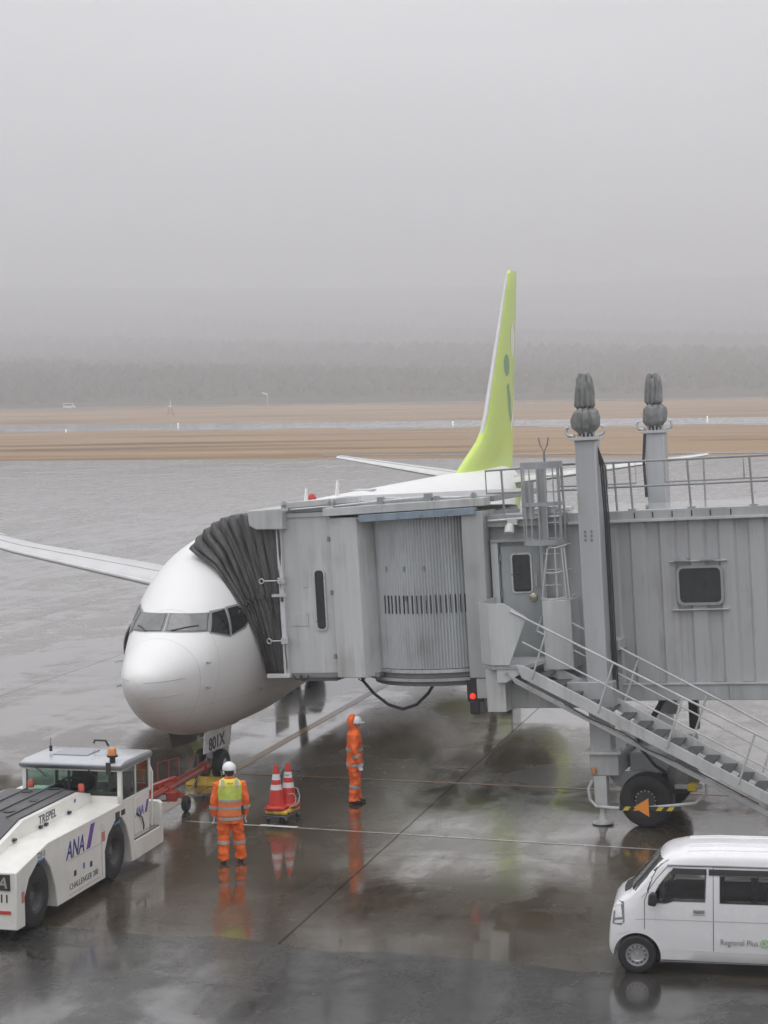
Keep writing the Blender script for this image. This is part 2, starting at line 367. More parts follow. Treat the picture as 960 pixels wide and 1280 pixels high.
    K(mth('MULTIPLY', mrange(film, 0, 1, .9, .25), hgt), bp.inputs['Height']); K(bp.outputs[0], b.inputs['Normal']); K(bp.outputs[0], b.inputs['Coat Normal'])
    return m
JX, JY = 4.95, 1.0
apron_m = wet_mat('wet_concrete', (.052, .040, .025), (.088, .069, .045), wet=.88, cr=(.14, .04))
asph_m = wet_mat('wet_asphalt', (.022, .0205, .019), (.056, .052, .046), joints=False, wet=.40, cracks=True, cr=(.34, .16))
run_m = wet_mat('wet_runway', (.10, .11, .125), (.13, .14, .15), joints=False, wet=.9)
paint_w = mat('road_paint_white', (.50, .50, .49), .3, coat=.6, dirt=.6, dscale=2.5)
paint_o = mat('road_paint_orange', (.34, .17, .05), .35, coat=.6, dirt=.5, dscale=2)
def grass_mat():
    m = bpy.data.materials.new('dead_grass'); m.use_nodes = True; t = m.node_tree; b = t.nodes['Principled BSDF']; N_ = t.nodes.new; K = t.links.new
    g = N_('ShaderNodeNewGeometry')
    def ns(sc, s, det):
        mp_ = N_('ShaderNodeMapping'); mp_.inputs['Scale'].default_value = sc; K(g.outputs['Position'], mp_.inputs[0])
        n = N_('ShaderNodeTexNoise'); n.inputs['Scale'].default_value = s; n.inputs['Detail'].default_value = det; K(mp_.outputs[0], n.inputs['Vector']); return n.outputs['Fac']
    a = ns((.25, 1, 1), .05, 6); r_ = N_('ShaderNodeValToRGB'); K(a, r_.inputs[0]); e = r_.color_ramp.elements
    e[0].position = .30; e[0].color = (.10, .062, .028, 1); e[1].position = .72; e[1].color = (.36, .245, .13, 1)
    k = e.new(.5); k.color = (.30, .185, .085, 1); k = e.new(.42); k.color = (.22, .125, .052, 1)
    q = N_('ShaderNodeMapRange'); K(ns((1, 1, 1), 2.5, 4), q.inputs[0]); q.inputs[3].default_value = .75; q.inputs[4].default_value = 1.25
    v_ = N_('ShaderNodeVectorMath'); v_.operation = 'SCALE'; K(r_.outputs[0], v_.inputs[0]); K(q.outputs[0], v_.inputs['Scale']); K(v_.outputs[0], b.inputs['Base Color'])
    b.inputs['Roughness'].default_value = .9; b.inputs['Specular IOR Level'].default_value = .1
    return m
grass_m = grass_mat()
def sheet(name, pts, z, m, kind='structure'):
    o = MB().add([(x, y, z) for x, y in pts], [tuple(range(len(pts)))]).build(name, m); o['kind'] = kind; return o
def line_y(p0, p1, X): return p0[1] + (p1[1] - p0[1]) * (X - p0[0]) / (p1[0] - p0[0])
E1 = ((-56, 284), (49, 248))          # far edge of the apron
E2 = ((-115, 583), (100, 505))        # near edge of the runway
E3 = ((-130, 650), (112, 556))        # far edge of the runway
XL, XR = -3500, 3500
def itpl(T, x):
    for (a, b), (c, d) in zip(T, T[1:]):
        if x <= c: return b + (d - b) * max(0, (x - a) / (c - a))
    return T[-1][1]
def gz(x, y):
    """height of the airfield: flat apron, the runway a little higher, a rise to the far perimeter, then the hill foot"""
    w = y + .363 * x
    return (itpl([(0, 0), (541, 0), (600, 1.5), (9999, 1.5)], w) if abs(x) < 900 and y < 1500 else 1.5) + \
        itpl([(0, 0), (655, 0), (790, 2.6), (835, 4.4), (890, 5.6)] + [(q, 8 + q * (.0125 + 1.7e-5 * (q - 900) + .0035 * (1 - math.exp(-(q - 900) / 120))) - (7 + 6 * min(1, (q - 900) / 700))) for q in range(930, 4400, 90)], y)
def field():
    m = MB()
    xs = sorted(set([XL, -2500, -1600, -1100] + list(range(-900, 901, 50)) + [1100, 1600, 2500, XR]))
    ys = [-400, 200, 350] + list(range(400, 900, 20))
    for y in ys:
        for x in xs: m.v.append((x, y, gz(x, y) - .05))
    n = len(xs)
    for i in range(len(ys) - 1):
        for k in range(n - 1): a = i * n + k; m.f.append((a, a + 1, a + n + 1, a + n))
    o = m.build('grass_field', grass_m, ang=80); o['kind'] = 'structure'; return o
field()
def hill():
    m = MB(); ys = [879, 890] + list(range(910, 3650, 60)); xs = list(range(XL, XR + 1, 140))
    for y in ys:
        for x in xs: m.v.append((x, y, gz(x, y) + (.0 if y < 880 else 1.5) + max(0, y - 1100) * .003 * math.sin(x * .0031 + y * .0013)))
    n = len(xs)
    for i in range(len(ys) - 1):
        for k in range(n - 1): a = i * n + k; m.f.append((a, a + 1, a + n + 1, a + n))
    o = m.build('hill', mat('forest_floor', (.045, .05, .04), .95, dirt=.4, dscale=.02, spec=.05), ang=80); o['kind'] = 'structure'
hill()
sheet('apron', [(-400, -400), (400, -400), (400, line_y(*E1, 400)), (-400, line_y(*E1, -400))], 0, apron_m)
def strip(name, xa, xb, f0, f1, m, dz, n=30):
    """a paved strip between two lines, laid along the slope of the field"""
    b = MB(); nj = 6
    for i in range(n + 1):
        x = xa + (xb - xa) * i / n; y0, y1 = f0(x), f1(x)
        for j in range(nj + 1):
            y = y0 + (y1 - y0) * j / nj; b.v.append((x, y, gz(x, y) + dz))
    for i in range(n):
        for j in range(nj): a = i * (nj + 1) + j; b.f.append((a, a + nj + 1, a + nj + 2, a + 1))
    o = b.build(name, m, ang=80); o['kind'] = 'structure'; return o
strip('runway', -900, 900, lambda x: line_y(*E2, x), lambda x: line_y(*E3, x), run_m, .06)
strip('runway_wet_sheen', -880, 880, lambda x: line_y(*E2, x) + 7, lambda x: line_y(*E2, x) + 10.5, paint_w, .12)  # bright wet reflection along the runway, painted in as a pale strip
strip('drainage_strip', -9, 62, lambda x: line_y(*E1, x) + 16, lambda x: line_y(*E1, x) + 23, run_m, .02, 10)
strip('perimeter_road', -900, 900, lambda x: 846, lambda x: 862, asph_m, .1)
# asphalt service lane in the foreground, and the painted lines, each a few millimetres proud
A0, A1 = (-3.98, 29.13), (5.12, 26.02)
def lane():
    b = MB(); n = 140; xs = [-60 + 120 * i / n for i in range(n + 1)]
    top = [(x, line_y(A0, A1, x) + .12 * math.sin(x * 1.9) + .09 * math.sin(x * 4.3 + 1) + .05 * math.sin(x * 11), .004) for x in xs]
    bot = [(x, -60, .004) for x in xs]
    b.add(top + bot, [(i, i + 1, n + 2 + i, n + 1 + i) for i in range(n)])
    o = b.build('service_road', asph_m, ang=80); o['kind'] = 'structure'
lane()
def paint(name, p0, p1, w, m, z=.005):
    a = Vector((*p0, 0)); b = Vector((*p1, 0)); d = (b - a).normalized(); s_ = Vector((-d.y, d.x, 0)) * w / 2
    sheet(name, [tuple((a + s_).xy), tuple((a - s_).xy), tuple((b - s_).xy), tuple((b + s_).xy)], z, m)
paint('painted_line', (-2.44, 36.44), (-1.72, 36.19), .13, mat('fresh_paint_white', (.78, .78, .77), .3, coat=.5, dirt=.15), .009)
paint('painted_line', (-3.9, 36.9), (9, 32.5), .07, paint_w)
paint('lead_in_line', (-4.6, 37.4), (2.4, 63.5), .22, paint_o)
paint('stop_line', (-3.2, 41.6), (8.6, 38.0), .14, paint_o)

# ------------------------------------------------------------------ forest on the misty hillside
def forest():
    foliage = mat('forest_green', (.032, .036, .028), .9, dirt=.5, dscale=.05, spec=.1)
    # low-poly crown shapes: a spiky cone (conifer) and a lumpy dome (broadleaf)
    def crown(kind, sd):
        r_ = random.Random(sd); vs_ = []; fs = []; lv = 6; n = 7
        for k in range(lv):
            t = k / (lv - 1)
            rad = (1 - t) ** .8 * .34 if kind else math.sin(PI * (.12 + .88 * t)) ** .7 * .42
            for i in range(n):
                a = 2 * PI * i / n + r_.random() * .5; q = rad * (.65 + .7 * r_.random()) * (1.25 if kind and k % 2 else 1)
                vs_.append((math.cos(a) * q, math.sin(a) * q, .12 + .88 * t + (r_.random() - .5) * .07))
        for k in range(lv - 1):
            for i in range(n):
                j = (i + 1) % n; fs.append((k * n + i, k * n + j, (k + 1) * n + j, (k + 1) * n + i))
        return np.array(vs_), np.array(fs)
    protos = [crown(s_ % 2, s_) for s_ in range(6)]
    V = []; Fc = []; base = 0
    for i in range(24000):
        u = rng.random(); y = 893 + 2300 * u ** 1.25 + abs(rng.normal()) * 6; x = (rng.random() - .5) * 2 * (y * .3 + 60)
        v_, f_ = protos[rng.integers(6)]; h = rng.uniform(4, 9 + 6 * min(1, (y - 893) / 500)) * (1 + .2 * math.sin(x * .013 + y * .01)); w = h * rng.uniform(.8, 1.25)
        z = gz(x, y) - 1 + max(0, y - 1100) * .003 * math.sin(x * .0031 + y * .0013)
        V.append(v_ * np.array([w, w, h]) + np.array([x, y, z])); Fc.append(f_ + base); base += len(v_)
    V = np.concatenate(V); Fc = np.concatenate(Fc)
    me = bpy.data.meshes.new('forest'); me.vertices.add(len(V)); me.vertices.foreach_set('co', V.ravel())
    me.loops.add(Fc.size); me.loops.foreach_set('vertex_index', Fc.ravel().astype(np.int32))
    me.polygons.add(len(Fc)); me.polygons.foreach_set('loop_start', np.arange(0, Fc.size, 4, dtype=np.int32))
    me.update(calc_edges=True); me.validate(); me.materials.append(foliage)
    o = bpy.data.objects.new('forest', me); COL.objects.link(o)
    tag(o, 'dark wooded hillside fading into the mist beyond the runway', 'forest', kind='stuff')
forest()
# haze: pale even air over the airfield
def haze():
    m = bpy.data.materials.new('haze_air'); m.use_nodes = True; t = m.node_tree; t.nodes.clear()
    o_ = t.nodes.new('ShaderNodeOutputMaterial'); v_ = t.nodes.new('ShaderNodeVolumePrincipled')
    v_.inputs['Color'].default_value = (.865, .875, .90, 1); v_.inputs['Density'].default_value = HAZE; v_.inputs['Anisotropy'].default_value = .2
    t.links.new(v_.outputs[0], o_.inputs['Volume'])
    h = MB().box(-3600, 3600, -450, 3700, -1.5, 245).build('haze', m, smooth=False)
    tag(h, 'pale even mist lying over the whole airfield', 'haze', kind='stuff')
HAZE = .00106
haze()

# ------------------------------------------------------------------ small airfield things
def edge_light(px, label):
    x, y = px; o = MB().lathe([(.28, 0), (.30, .06), (.10, .12), (.07, .5), (.18, .56), (.22, .7), (.16, .92), (.02, 1.0)], (x, y, gz(x, y)), (0, 0, 1), 12)
    o = o.build('runway_light', mat('lamp_white', (.85, .85, .85), .3, emit=((1, .97, .9), .9))); return tag(o, label, 'light', 'white runway lights beyond the apron')
for p_, lb in (((-92, 566), 'white runway light farthest left on the near side of the wet runway'),
               ((-63, 600), 'white runway light just right of the red and white mast'),
               ((20.2, 560), 'white runway light just left of the green tail fin, low on the runway'),
               ((76, 546), 'white runway light right of the two lift columns, left one of two'),
               ((92, 552), 'white runway light farthest right, beyond the bridge roof railing')):
    edge_light(p_, lb)
t_ = thing('marker_mast', 'small red and white marker mast standing on the far grass', 'mast', loc=(-81, 745, gz(-81, 745)))
b = MB()
for sx_ in (-1, 1):
    for sy_ in (-1, 1): b.bar((sx_ * 1.2, sy_ * 1.2, 0), (sx_ * .3, sy_ * .3, 3.4), .22, .22)
b.bar((-1.2, 0, .8), (1.2, 0, .8), .2, .2); b.bar((-.8, 0, 2.0), (.8, 0, 2.0), .2, .2)
b.build('lattice', mat('mast_red', (.5, .08, .05), .5), t_)
MB().lathe([(.9, 3.3), (.9, 3.6), (.2, 3.9), (.12, 6.2), (.02, 6.4)], (0, 0, 0), (0, 0, 1), 10).build('top_post', mat('mast_white', (.8, .8, .8), .5), t_)
# the distant vehicle
t_ = thing('parked_minibus', 'tiny white minibus far off at the misty wood edge', 'minibus', loc=(-134.5, 838, gz(-134.5, 838) + .25))
MB().prism([(-2.5, .35), (2.4, .35), (2.6, 1.1), (1.9, 1.5), (1.2, 2.55), (-2.3, 2.6), (-2.6, 2.2)], 'y', -1, 1).build('body', mat('far_white', (.85, .85, .85), .4), t_, .1)
MB().prism([(-2.2, 1.5), (1.75, 1.5), (1.1, 2.3), (-2.2, 2.3)], 'y', -1.03, -1.01).build('window', glass_d, t_)
for x_ in (-1.6, 1.6): MB().lathe([(.0, 0), (.38, 0), (.38, .25), (0, .25)], (x_, -1.05, .38), (0, 1, 0), 14).build('wheel', rubber, t_)
t_ = thing('windsock', 'thin windsock mast with a pale sock by the far wood', 'windsock', loc=(-50, 850, gz(-50, 850)))
MB().tube([(0, 0, 0), (0, 0, 5.2)], .12).build('pole', mat('mast_white', (.8, .8, .8), .5), t_)
MB().lathe([(.5, 0), (.25, 2.6)], (0, 0, 4.9), (-1, 0, .35), 10).build('sock', mat('sock_cloth', (.8, .8, .78), .8), t_)

# ------------------------------------------------------------------ the aircraft
PSI = .26114; AX, AY = -3.7316, 40.8796
bx, by = math.sin(PSI), math.cos(PSI)
A_M = Matrix(((bx, -by, 0, AX - 4 * bx), (by, bx, 0, AY - 4 * by), (0, 0, 1, 0), (0, 0, 0, 1)))
plane_ = thing('airliner', 'white twin-jet airliner with a lime green tail fin, docked at the boarding bridge', 'airliner', M=A_M)
import math
TOP=[(0,2.66),(.03,2.78),(.1,2.87),(.25,2.98),(.5,3.12),(.95,3.31),(1.4,3.5),(1.72,3.82),(2.1,4.1),(2.8,4.47),(3.6,4.78),(4.8,5.1),(6,5.28),(7.5,5.42),(11,5.54),(31,5.58),(34,5.6),(36.5,5.4),(38.3,5.0)]
BOT=[(0,2.64),(.03,2.5),(.1,2.36),(.25,2.18),(.5,1.95),(1,1.65),(1.5,1.46),(2.5,1.24),(3.6,1.15),(5,1.15),(8,1.33),(24,1.33),(27,1.55),(31,2.5),(35,3.6),(38.3,4.6)]
WID=[(0,.01),(.03,.15),(.1,.27),(.25,.4),(.5,.545),(1,.75),(1.5,.92),(2.1,1.1),(3,1.37),(4,1.63),(5,1.80),(6,1.88),(24,1.88),(28,1.66),(32,1.15),(36,.55),(38.3,.18)]
MID=[(0,2.65),(1,2.68),(2,2.85),(4,3.1),(6,3.3),(24,3.35),(30,3.7),(38.3,4.8)]
def itp(T,x):
    # monotone cubic-ish (catmull) interpolation
    n=len(T)
    if x<=T[0][0]: return T[0][1]
    if x>=T[-1][0]: return T[-1][1]
    for i in range(n-1):
        if T[i][0]<=x<=T[i+1][0]: break
    def sl(k):
        if k<=0: return (T[1][1]-T[0][1])/(T[1][0]-T[0][0])
        if k>=n-1: return (T[-1][1]-T[-2][1])/(T[-1][0]-T[-2][0])
        a=(T[k][1]-T[k-1][1])/(T[k][0]-T[k-1][0]); b=(T[k+1][1]-T[k][1])/(T[k+1][0]-T[k][0])
        return 0 if a*b<=0 else 2*a*b/(a+b)
    h=T[i+1][0]-T[i][0]; t=(x-T[i][0])/h; m0=sl(i)*h; m1=sl(i+1)*h
    return (2*t**3-3*t*t+1)*T[i][1]+(t**3-2*t*t+t)*m0+(-2*t**3+3*t*t)*T[i+1][1]+(t**3-t*t)*m1
def surf(x,th):
    # th: 0 = aircraft left(+y a), pi/2 top, pi = right, -pi/2 bottom
    W=itp(WID,x);M=itp(MID,x);c,s=math.cos(th),math.sin(th)
    T=itp(TOP,x)-M;B=M-itp(BOT,x)
    return (x,W*c,M+(T if s>0 else B)*s)

def S(x, th): p = surf(x, th); return (p[0], -p[1], p[2])
def fuselage():
    xs = [0, .015, .04, .08, .14, .22, .32, .45, .6, .78] + [1 + .1 * i for i in range(40)] + [5.2, 5.6, 6, 6.6, 7.5] + list(range(9, 24, 3)) + [24 + .8 * i for i in range(18)] + [38.3]
    n = 96; m = MB(); m.loft([[S(x, 2 * PI * k / n) for k in range(n)] for x in xs])
    o = m.build('fuselage', fus_m, plane_, ang=60); return o
fus = fuselage()
fbvh = BVHTree.FromPolygons([v_.co.copy() for v_ in fus.data.vertices], [tuple(p.vertices) for p in fus.data.polygons])
def pane(name, poly, m, off=.008, plane='yz', d=(1, 0, 0), st=-1, cuts=2, thick=0): return decal(name, poly, plane, d, st, fbvh, off, m, plane_, cuts, thick)
def grow(poly, k):
    cx = sum(p[0] for p in poly) / len(poly); cz = sum(p[1] for p in poly) / len(poly); o = []
    for a, b in poly:
        l = math.hypot(a - cx, b - cz); o.append((cx + (a - cx) * (l + k) / l, cz + (b - cz) * (l + k) / l))
    return o
# outlines from the front (y = minus left, z); the side panes from the side (x, z)
front = [(-.055, 3.796), (-.70, 3.775), (-.765, 3.475), (-.06, 3.50)]
sideA = [(2.12, 3.78), (2.44, 3.825), (2.25, 3.33), (1.82, 3.44)]
sideB = [(2.52, 3.83), (2.80, 3.86), (2.98, 3.60), (2.74, 3.45), (2.31, 3.335)]
for sgn in (1, -1):
    fr = [(a * sgn, b) for a, b in front]
    pane('windscreen_frame', grow(fr, .055), seal, .010, cuts=4)
    pane('windscreen_gasket', grow(fr, .014), black, .015, cuts=4)
    pane('windscreen', fr, wg, .020, cuts=4)
    for sp_, mm in ((sideA, glass_d), (sideB, glass_d)):
        pane('side_window_frame', grow(sp_, .045), seal, .010, 'xz', (0, sgn, 0), -3 * sgn, cuts=4)
        pane('side_window', sp_, mm, .018, 'xz', (0, sgn, 0), -3 * sgn, cuts=4)
def on(y, z, off=.02):
    h, n, _, _ = fbvh.ray_cast(Vector((-2, y, z)), Vector((1, 0, 0))); return h + n * (off if n.x < 0 else -off)
for ya, zs in ((.28, [(-.12, 3.49), (.16, 3.55), (.34, 3.57)]), (-.34, [(-.05, 3.47), (-.2, 3.54), (-.3, 3.555)])):
    MB().tube([on(-(ya * 0 + y_ + ya), z_, .03) for y_, z_ in zs], .013, 6).build('wiper', black, plane_)
# lightning strips on the radome, probes, vanes
for z_, y0, y1 in ((2.66, -.10, -.66), (2.36, -.14, -.62), (2.70, .2, .5)):
    MB().tube([on(y0 + (y1 - y0) * i / 6, z_, .004) for i in range(7)], .006, 5).build('lightning_strip', mat('strip_grey', (.5, .5, .5), .4), plane_)
for x_, th in ((1.42, .194), (1.43, -.279), (3.35, -.515), (1.42, PI - .194), (1.43, PI + .279)):
    p = Vector(S(x_, th)); sd = 1 if math.cos(th) > 0 else -1
    MB().tube([p, p + Vector((.0, -.09 * sd, 0)), p + Vector((-.18, -.10 * sd, 0))], .016, 6).build('pitot_probe', galv, plane_)
# blade aerials and beacon on the crown
def blade(x, z, h, c, m, name, y=0):
    MB().prism([(x, z - .05), (x + c, z - .05), (x + c * .95, z + h), (x + c * .55, z + h)], 'y', y - .015, y + .015).build(name, m, plane_)
blade(13.6, 5.52, .42, .32, white, 'aerial'); blade(10.9, 5.50, .36, .28, white, 'aerial'); blade(29.6, 5.56, .28, .25, white, 'aerial')
MB().lathe([(.12, 0), (.12, .05), (.07, .14), (.01, .17)], (12.2, .2, 5.52), (0, 0, 1), 12).build('beacon', mat('beacon_red', (.5, .03, .03), .3), plane_)
MB().box(16.2, 16.8, -.25, .25, 5.55, 5.585).build('roof_panel', wgrey, plane_, .01)

def wing(side, root, tip, m, name, nose_up=0, mid=None):
    """root/tip = (x_le, y, z, chord, thickness)"""
    def sec(x, y, z, c, t):
        P = []; n = 14
        for i in range(n + 1):
            u = (1 - math.cos(PI * i / n)) / 2; th = 5 * t * (.2969 * math.sqrt(u) - .126 * u - .3516 * u * u + .2843 * u ** 3 - .1015 * u ** 4)
            P.append((x + c * u, y, z + c * (th + .025 * math.sin(PI * u)) + c * (1 - u) * nose_up))
        for i in range(n - 1, 0, -1):
            u = (1 - math.cos(PI * i / n)) / 2; th = 5 * t * (.2969 * math.sqrt(u) - .126 * u - .3516 * u * u + .2843 * u ** 3 - .1015 * u ** 4)
            P.append((x + c * u, y, z + c * (-th * .85 + .02 * math.sin(PI * u)) + c * (1 - u) * nose_up))
        return P
    ss = [root] + (mid or []) + [tip]
    o = MB().loft([sec(x, y * side, z, c, t) for x, y, z, c, t in ss]).build(name, m, plane_, ang=50)
    for idx in (4, 10):          # slat and flap seams, along the span
        b = MB(); b.tube([Vector(sec(x, y * side, z, c, t)[idx]) + Vector((0, 0, .002)) for x, y, z, c, t in ss], .012, 5); b.build('seam', mat('seam_grey', (.28, .28, .28), .5), o)
    return o
for sd in (-1, 1):
    w_ = wing(sd, (12.7, 1.2, 2.22, 8.0, .11), (21.2, 17.1, 4.55, 1.45, .09), wgrey, 'wing', .05, mid=[(13.6, 1.9, 2.30, 7.2, .11), (15.6, 5.6, 2.72, 4.9, .10), (18.3, 11.4, 3.52, 3.1, .09)])
    # leading-edge slats, paler and a shade proud
    sl = MB(); sl.tube([(15.66, 5.6 * sd, 2.96), (18.35, 11.4 * sd, 3.68), (21.0, 16.6 * sd, 4.53)], .1, 10, [.075, .06, .04])
    sl.build('slat', mat('slat_metal', (.68, .68, .69), .35, metal=.3), w_)
    for yy in (7.2, 10.6, 13.6):
        t = (yy - 5.6) / 11.5; xx = 19.4 + 2.7 * t; zz = 2.7 + 1.9 * t - .2
        MB().lathe([(.02, -1.2), (.16, -.7), (.22, 0), (.17, .7), (.02, 1.3)], (xx, yy * sd, zz), (1, 0, 0), 10).build('flap_track_fairing', wgrey, w_)
    # engine
    ec = (13.1, 4.83 * sd, 1.58)
    eng = MB().lathe([(.975, .16), (.985, .22), (1.0, .35), (1.03, .9), (1.02, 1.7), (.96, 2.5), (.84, 3.2), (.80, 3.3), (.78, 3.0)], ec, (1, 0, 0), 40).build('engine_nacelle', lime, plane_)
    MB().lathe([(.79, .9), (.80, .22), (.85, .045), (.90, -.012), (.96, .08), (.988, .22)], ec, (1, 0, 0), 40).build('intake_lip', mat('intake_dark', (.06, .065, .06), .45, dirt=.2), eng)
    MB().lathe([(.80, 1.0), (.3, 1.0), (.22, .75), (.02, .55)], ec, (1, 0, 0), 30).build('fan', mat('fan_dark', (.03, .03, .035), .4, metal=.5), eng)
    MB().lathe([(.60, 2.6), (.55, 3.6), (.40, 4.2), (.05, 4.9)], ec, (1, 0, 0), 24).build('exhaust_cone', mat('exhaust_metal', (.2, .18, .17), .4, metal=.8), eng)
    MB().prism([(14.2, 2.55), (16.6, 2.0), (17.6, 2.0), (17.2, 2.55), (15.4, 2.85)], 'y', 4.73 * sd, 4.93 * sd).build('pylon', white, plane_, .03)
    # stabiliser
    wing(sd, (33.9, .5, 4.95, 3.5, .1), (38.2, 7.17, 5.78, 1.25, .09), mat('stabiliser_paint', (.70, .71, .71), .35, coat=.2), 'stabiliser')
    # main gear
    gy = 2.86 * sd
    MB().tube([(19.6, gy, .57), (19.5, gy, 1.3), (19.3, gy * .95, 2.1)], .11, 10, [.09, .12, .14]).build('main_gear_strut', galv, plane_)
    for dy in (-.38, .38):
        wh = MB().lathe([(.26, -.18), (.45, -.2), (.54, -.15), (.57, 0), (.54, .15), (.45, .2), (.26, .18)], (19.6, gy + dy, .57), (0, 1, 0), 28).build('main_wheel', rubber, plane_)
        MB().lathe([(.02, -.12), (.25, -.15), (.25, .15), (.02, .12)], (19.6, gy + dy, .57), (0, 1, 0), 20).build('rim', galv, wh)
    MB().box(19.0, 20.2, gy + .62 * sd, gy + .66 * sd, .75, 1.7).build('gear_door', white, plane_, .02)
MB().lathe([(.3, 0), (1.5, .8), (1.95, 2.5), (1.95, 8), (1.3, 10), (.3, 11)], (11.8, 0, 2.35), (1, 0, 0), 32).xf(Matrix(((1, 0, 0, 0), (0, 1, 0, 0), (0, 0, .62, .62), (0, 0, 0, 1)))).build('belly_fairing', white, plane_)
# fin: swept, with the dorsal fillet at its foot
FIN = [(27.8, 5.28, .05), (30.6, 5.95, .12), (31.7, 6.6, .16)]
def fin():
    def le(z): return itpl([(5.2, 26.6), (5.72, 28.3), (6.62, 31.45), (7.38, 32.4), (12.75, 36.7)], z)
    def te(z): return itpl([(5.2, 37.1), (12.75, 38.4)], z)
    rings = []
    for z in [5.2, 5.5, 5.9, 6.2, 6.5, 6.85, 7.2, 8, 9, 10, 11, 12, 12.55, 12.75]:
        a, b = le(z), te(z); c = b - a; th = (.42 if z < 6 else .40 - .033 * (z - 6)) ; r_ = []
        if z > 12.6: a += .25; b -= .02; c = b - a; th *= .6
        n = 14
        for i in range(n + 1):
            u = (1 - math.cos(PI * i / n)) / 2; t = th * 1.15 * (math.sqrt(max(u, 0)) * (1 - u) ** .75) + .02 * (1 - u) * (u > 0) + .012
            if i in (0,): t = .006
            r_.append((a + c * u, t, z))
        for p in reversed(r_): rings_p = None
        rings.append(r_ + [(p[0], -p[1], p[2]) for p in reversed(r_)])
    return MB().loft(rings).build('tail_fin', lime, plane_, ang=50)
fin_o = fin()
vb = BVHTree.FromPolygons([v_.co.copy() for v_ in fin_o.data.vertices], [tuple(p.vertices) for p in fin_o.data.polygons])
def ell(cx, cz, a, b, t=0, n=28):
    return [(cx + a * math.cos(2 * PI * i / n) * math.cos(t) - b * math.sin(2 * PI * i / n) * math.sin(t), cz + a * math.cos(2 * PI * i / n) * math.sin(t) + b * math.sin(2 * PI * i / n) * math.cos(t)) for i in range(n)]
for sd in (-1, 1):
    d_ = (0, -sd, 0); st = 2 * sd
    dw = mat('dot_white', (.85, .86, .8), .35)
    for nm, poly, m_ in (('fin_dot', ell(35.5, 9.2, .55, .40), leaf), ('fin_dot', ell(36.9, 10.16, .52, .62), dw),
                         ('fin_leaf', [(35.4, 8.45), (35.85, 8.55), (36.35, 7.95), (36.55, 7.2), (36.1, 7.1), (35.7, 7.6)], leaf),
                         ('fin_swoosh', [(37.45, 9.3), (37.5, 8.0), (37.1, 7.2), (36.45, 6.7), (36.28, 7.0), (36.8, 7.45), (37.1, 8.1)], dw)):
        decal(nm, poly, 'xz', d_, st, vb, .006, m_, fin_o, 2)
lead = MB().tube([(31.6, 0, 6.7), (32.42, 0, 7.38), (34.5, 0, 9.95), (36.6, 0, 12.6)], .1, 10, [.06, .085, .075, .05]); lead.build('leading_edge', wgrey, fin_o)
# nose gear
ng = MB().tube([(4.0, 0, .36), (4.0, 0, .8), (3.9, 0, 1.35)], .07, 10, [.055, .075, .09]); ng.tube([(4.0, 0, .75), (4.9, 0, 1.35)], .04); ng.tube([(3.98, -.3, .36), (3.98, .3, .36)], .05)
ng.box(3.86, 3.98, -.07, .07, .5, .72); ng.bar((3.85, -.14, .95), (3.85, .14, .95), .1, .1); ng.build('nose_gear_strut', galv, plane_)
for s_ in (-1, 1):
    wh = MB().lathe([(.16, -.10), (.27, -.115), (.33, -.08), (.345, 0), (.33, .08), (.27, .115), (.16, .10)], (4.0, .21 * s_, .345), (0, 1, 0), 28).build('nose_wheel', rubber, plane_)
    MB().lathe([(.01, -.04), (.05, -.09), (.16, -.07), (.17, -.10), (.17, .10), (.16, .07), (.05, .09), (.01, .04)], (4.0, .21 * s_, .345), (0, 1, 0), 20).build('rim', steel, wh)
    MB().lathe([(.0, 0), (.07, 0), (.07, .04), (.03, .06)], (3.82, .09 * s_, .98), (-1, 0, 0), 12).build('taxi_lamp', chrome, plane_)
MB().box(3.1, 4.9, -.30, .30, 1.12, 1.25).build('wheel_well', green_prim, plane_)
# the nose-gear doors hang open either side of the leg; the left one carries the registration
d1 = MB().prism([(2.62, 1.27), (4.25, 1.22), (4.12, .76), (2.52, .84)], 'y', -.38, -.355).build('gear_door', white, plane_, .004)
text('registration', '801X', .36, axes((2.80, -.384, .855), (1, 0, 0), (.04, 0, 1)), ink, d1, sx=1.2, bold=.010)
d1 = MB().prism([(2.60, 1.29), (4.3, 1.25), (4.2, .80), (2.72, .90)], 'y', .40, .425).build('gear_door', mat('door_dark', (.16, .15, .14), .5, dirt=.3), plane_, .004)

# ------------------------------------------------------------------ the boarding bridge
AL, SL = R(20), .045
O_ = Vector((-1.97, 39.2, 2.5)); u0 = Vector((math.cos(AL), -math.sin(AL), 0)); v0 = Vector((math.sin(AL), math.cos(AL), 0))
U_ = u0 * math.cos(SL) + Vector((0, 0, 1)) * math.sin(SL); W_ = U_.cross(v0)
B_M = Matrix((U_, v0, W_)).transposed().to_4x4(); B_M.translation = O_
BI = B_M.inverted()
br = thing('boarding_bridge', 'grey passenger boarding bridge with black folding canopy against the airliner', 'boarding bridge', M=B_M)
P_ = lambda name, mb, m=grey, bevel=.008, par=None, **k: mb.build(name, m, par or br, bevel, **k)
D_ = 3.3
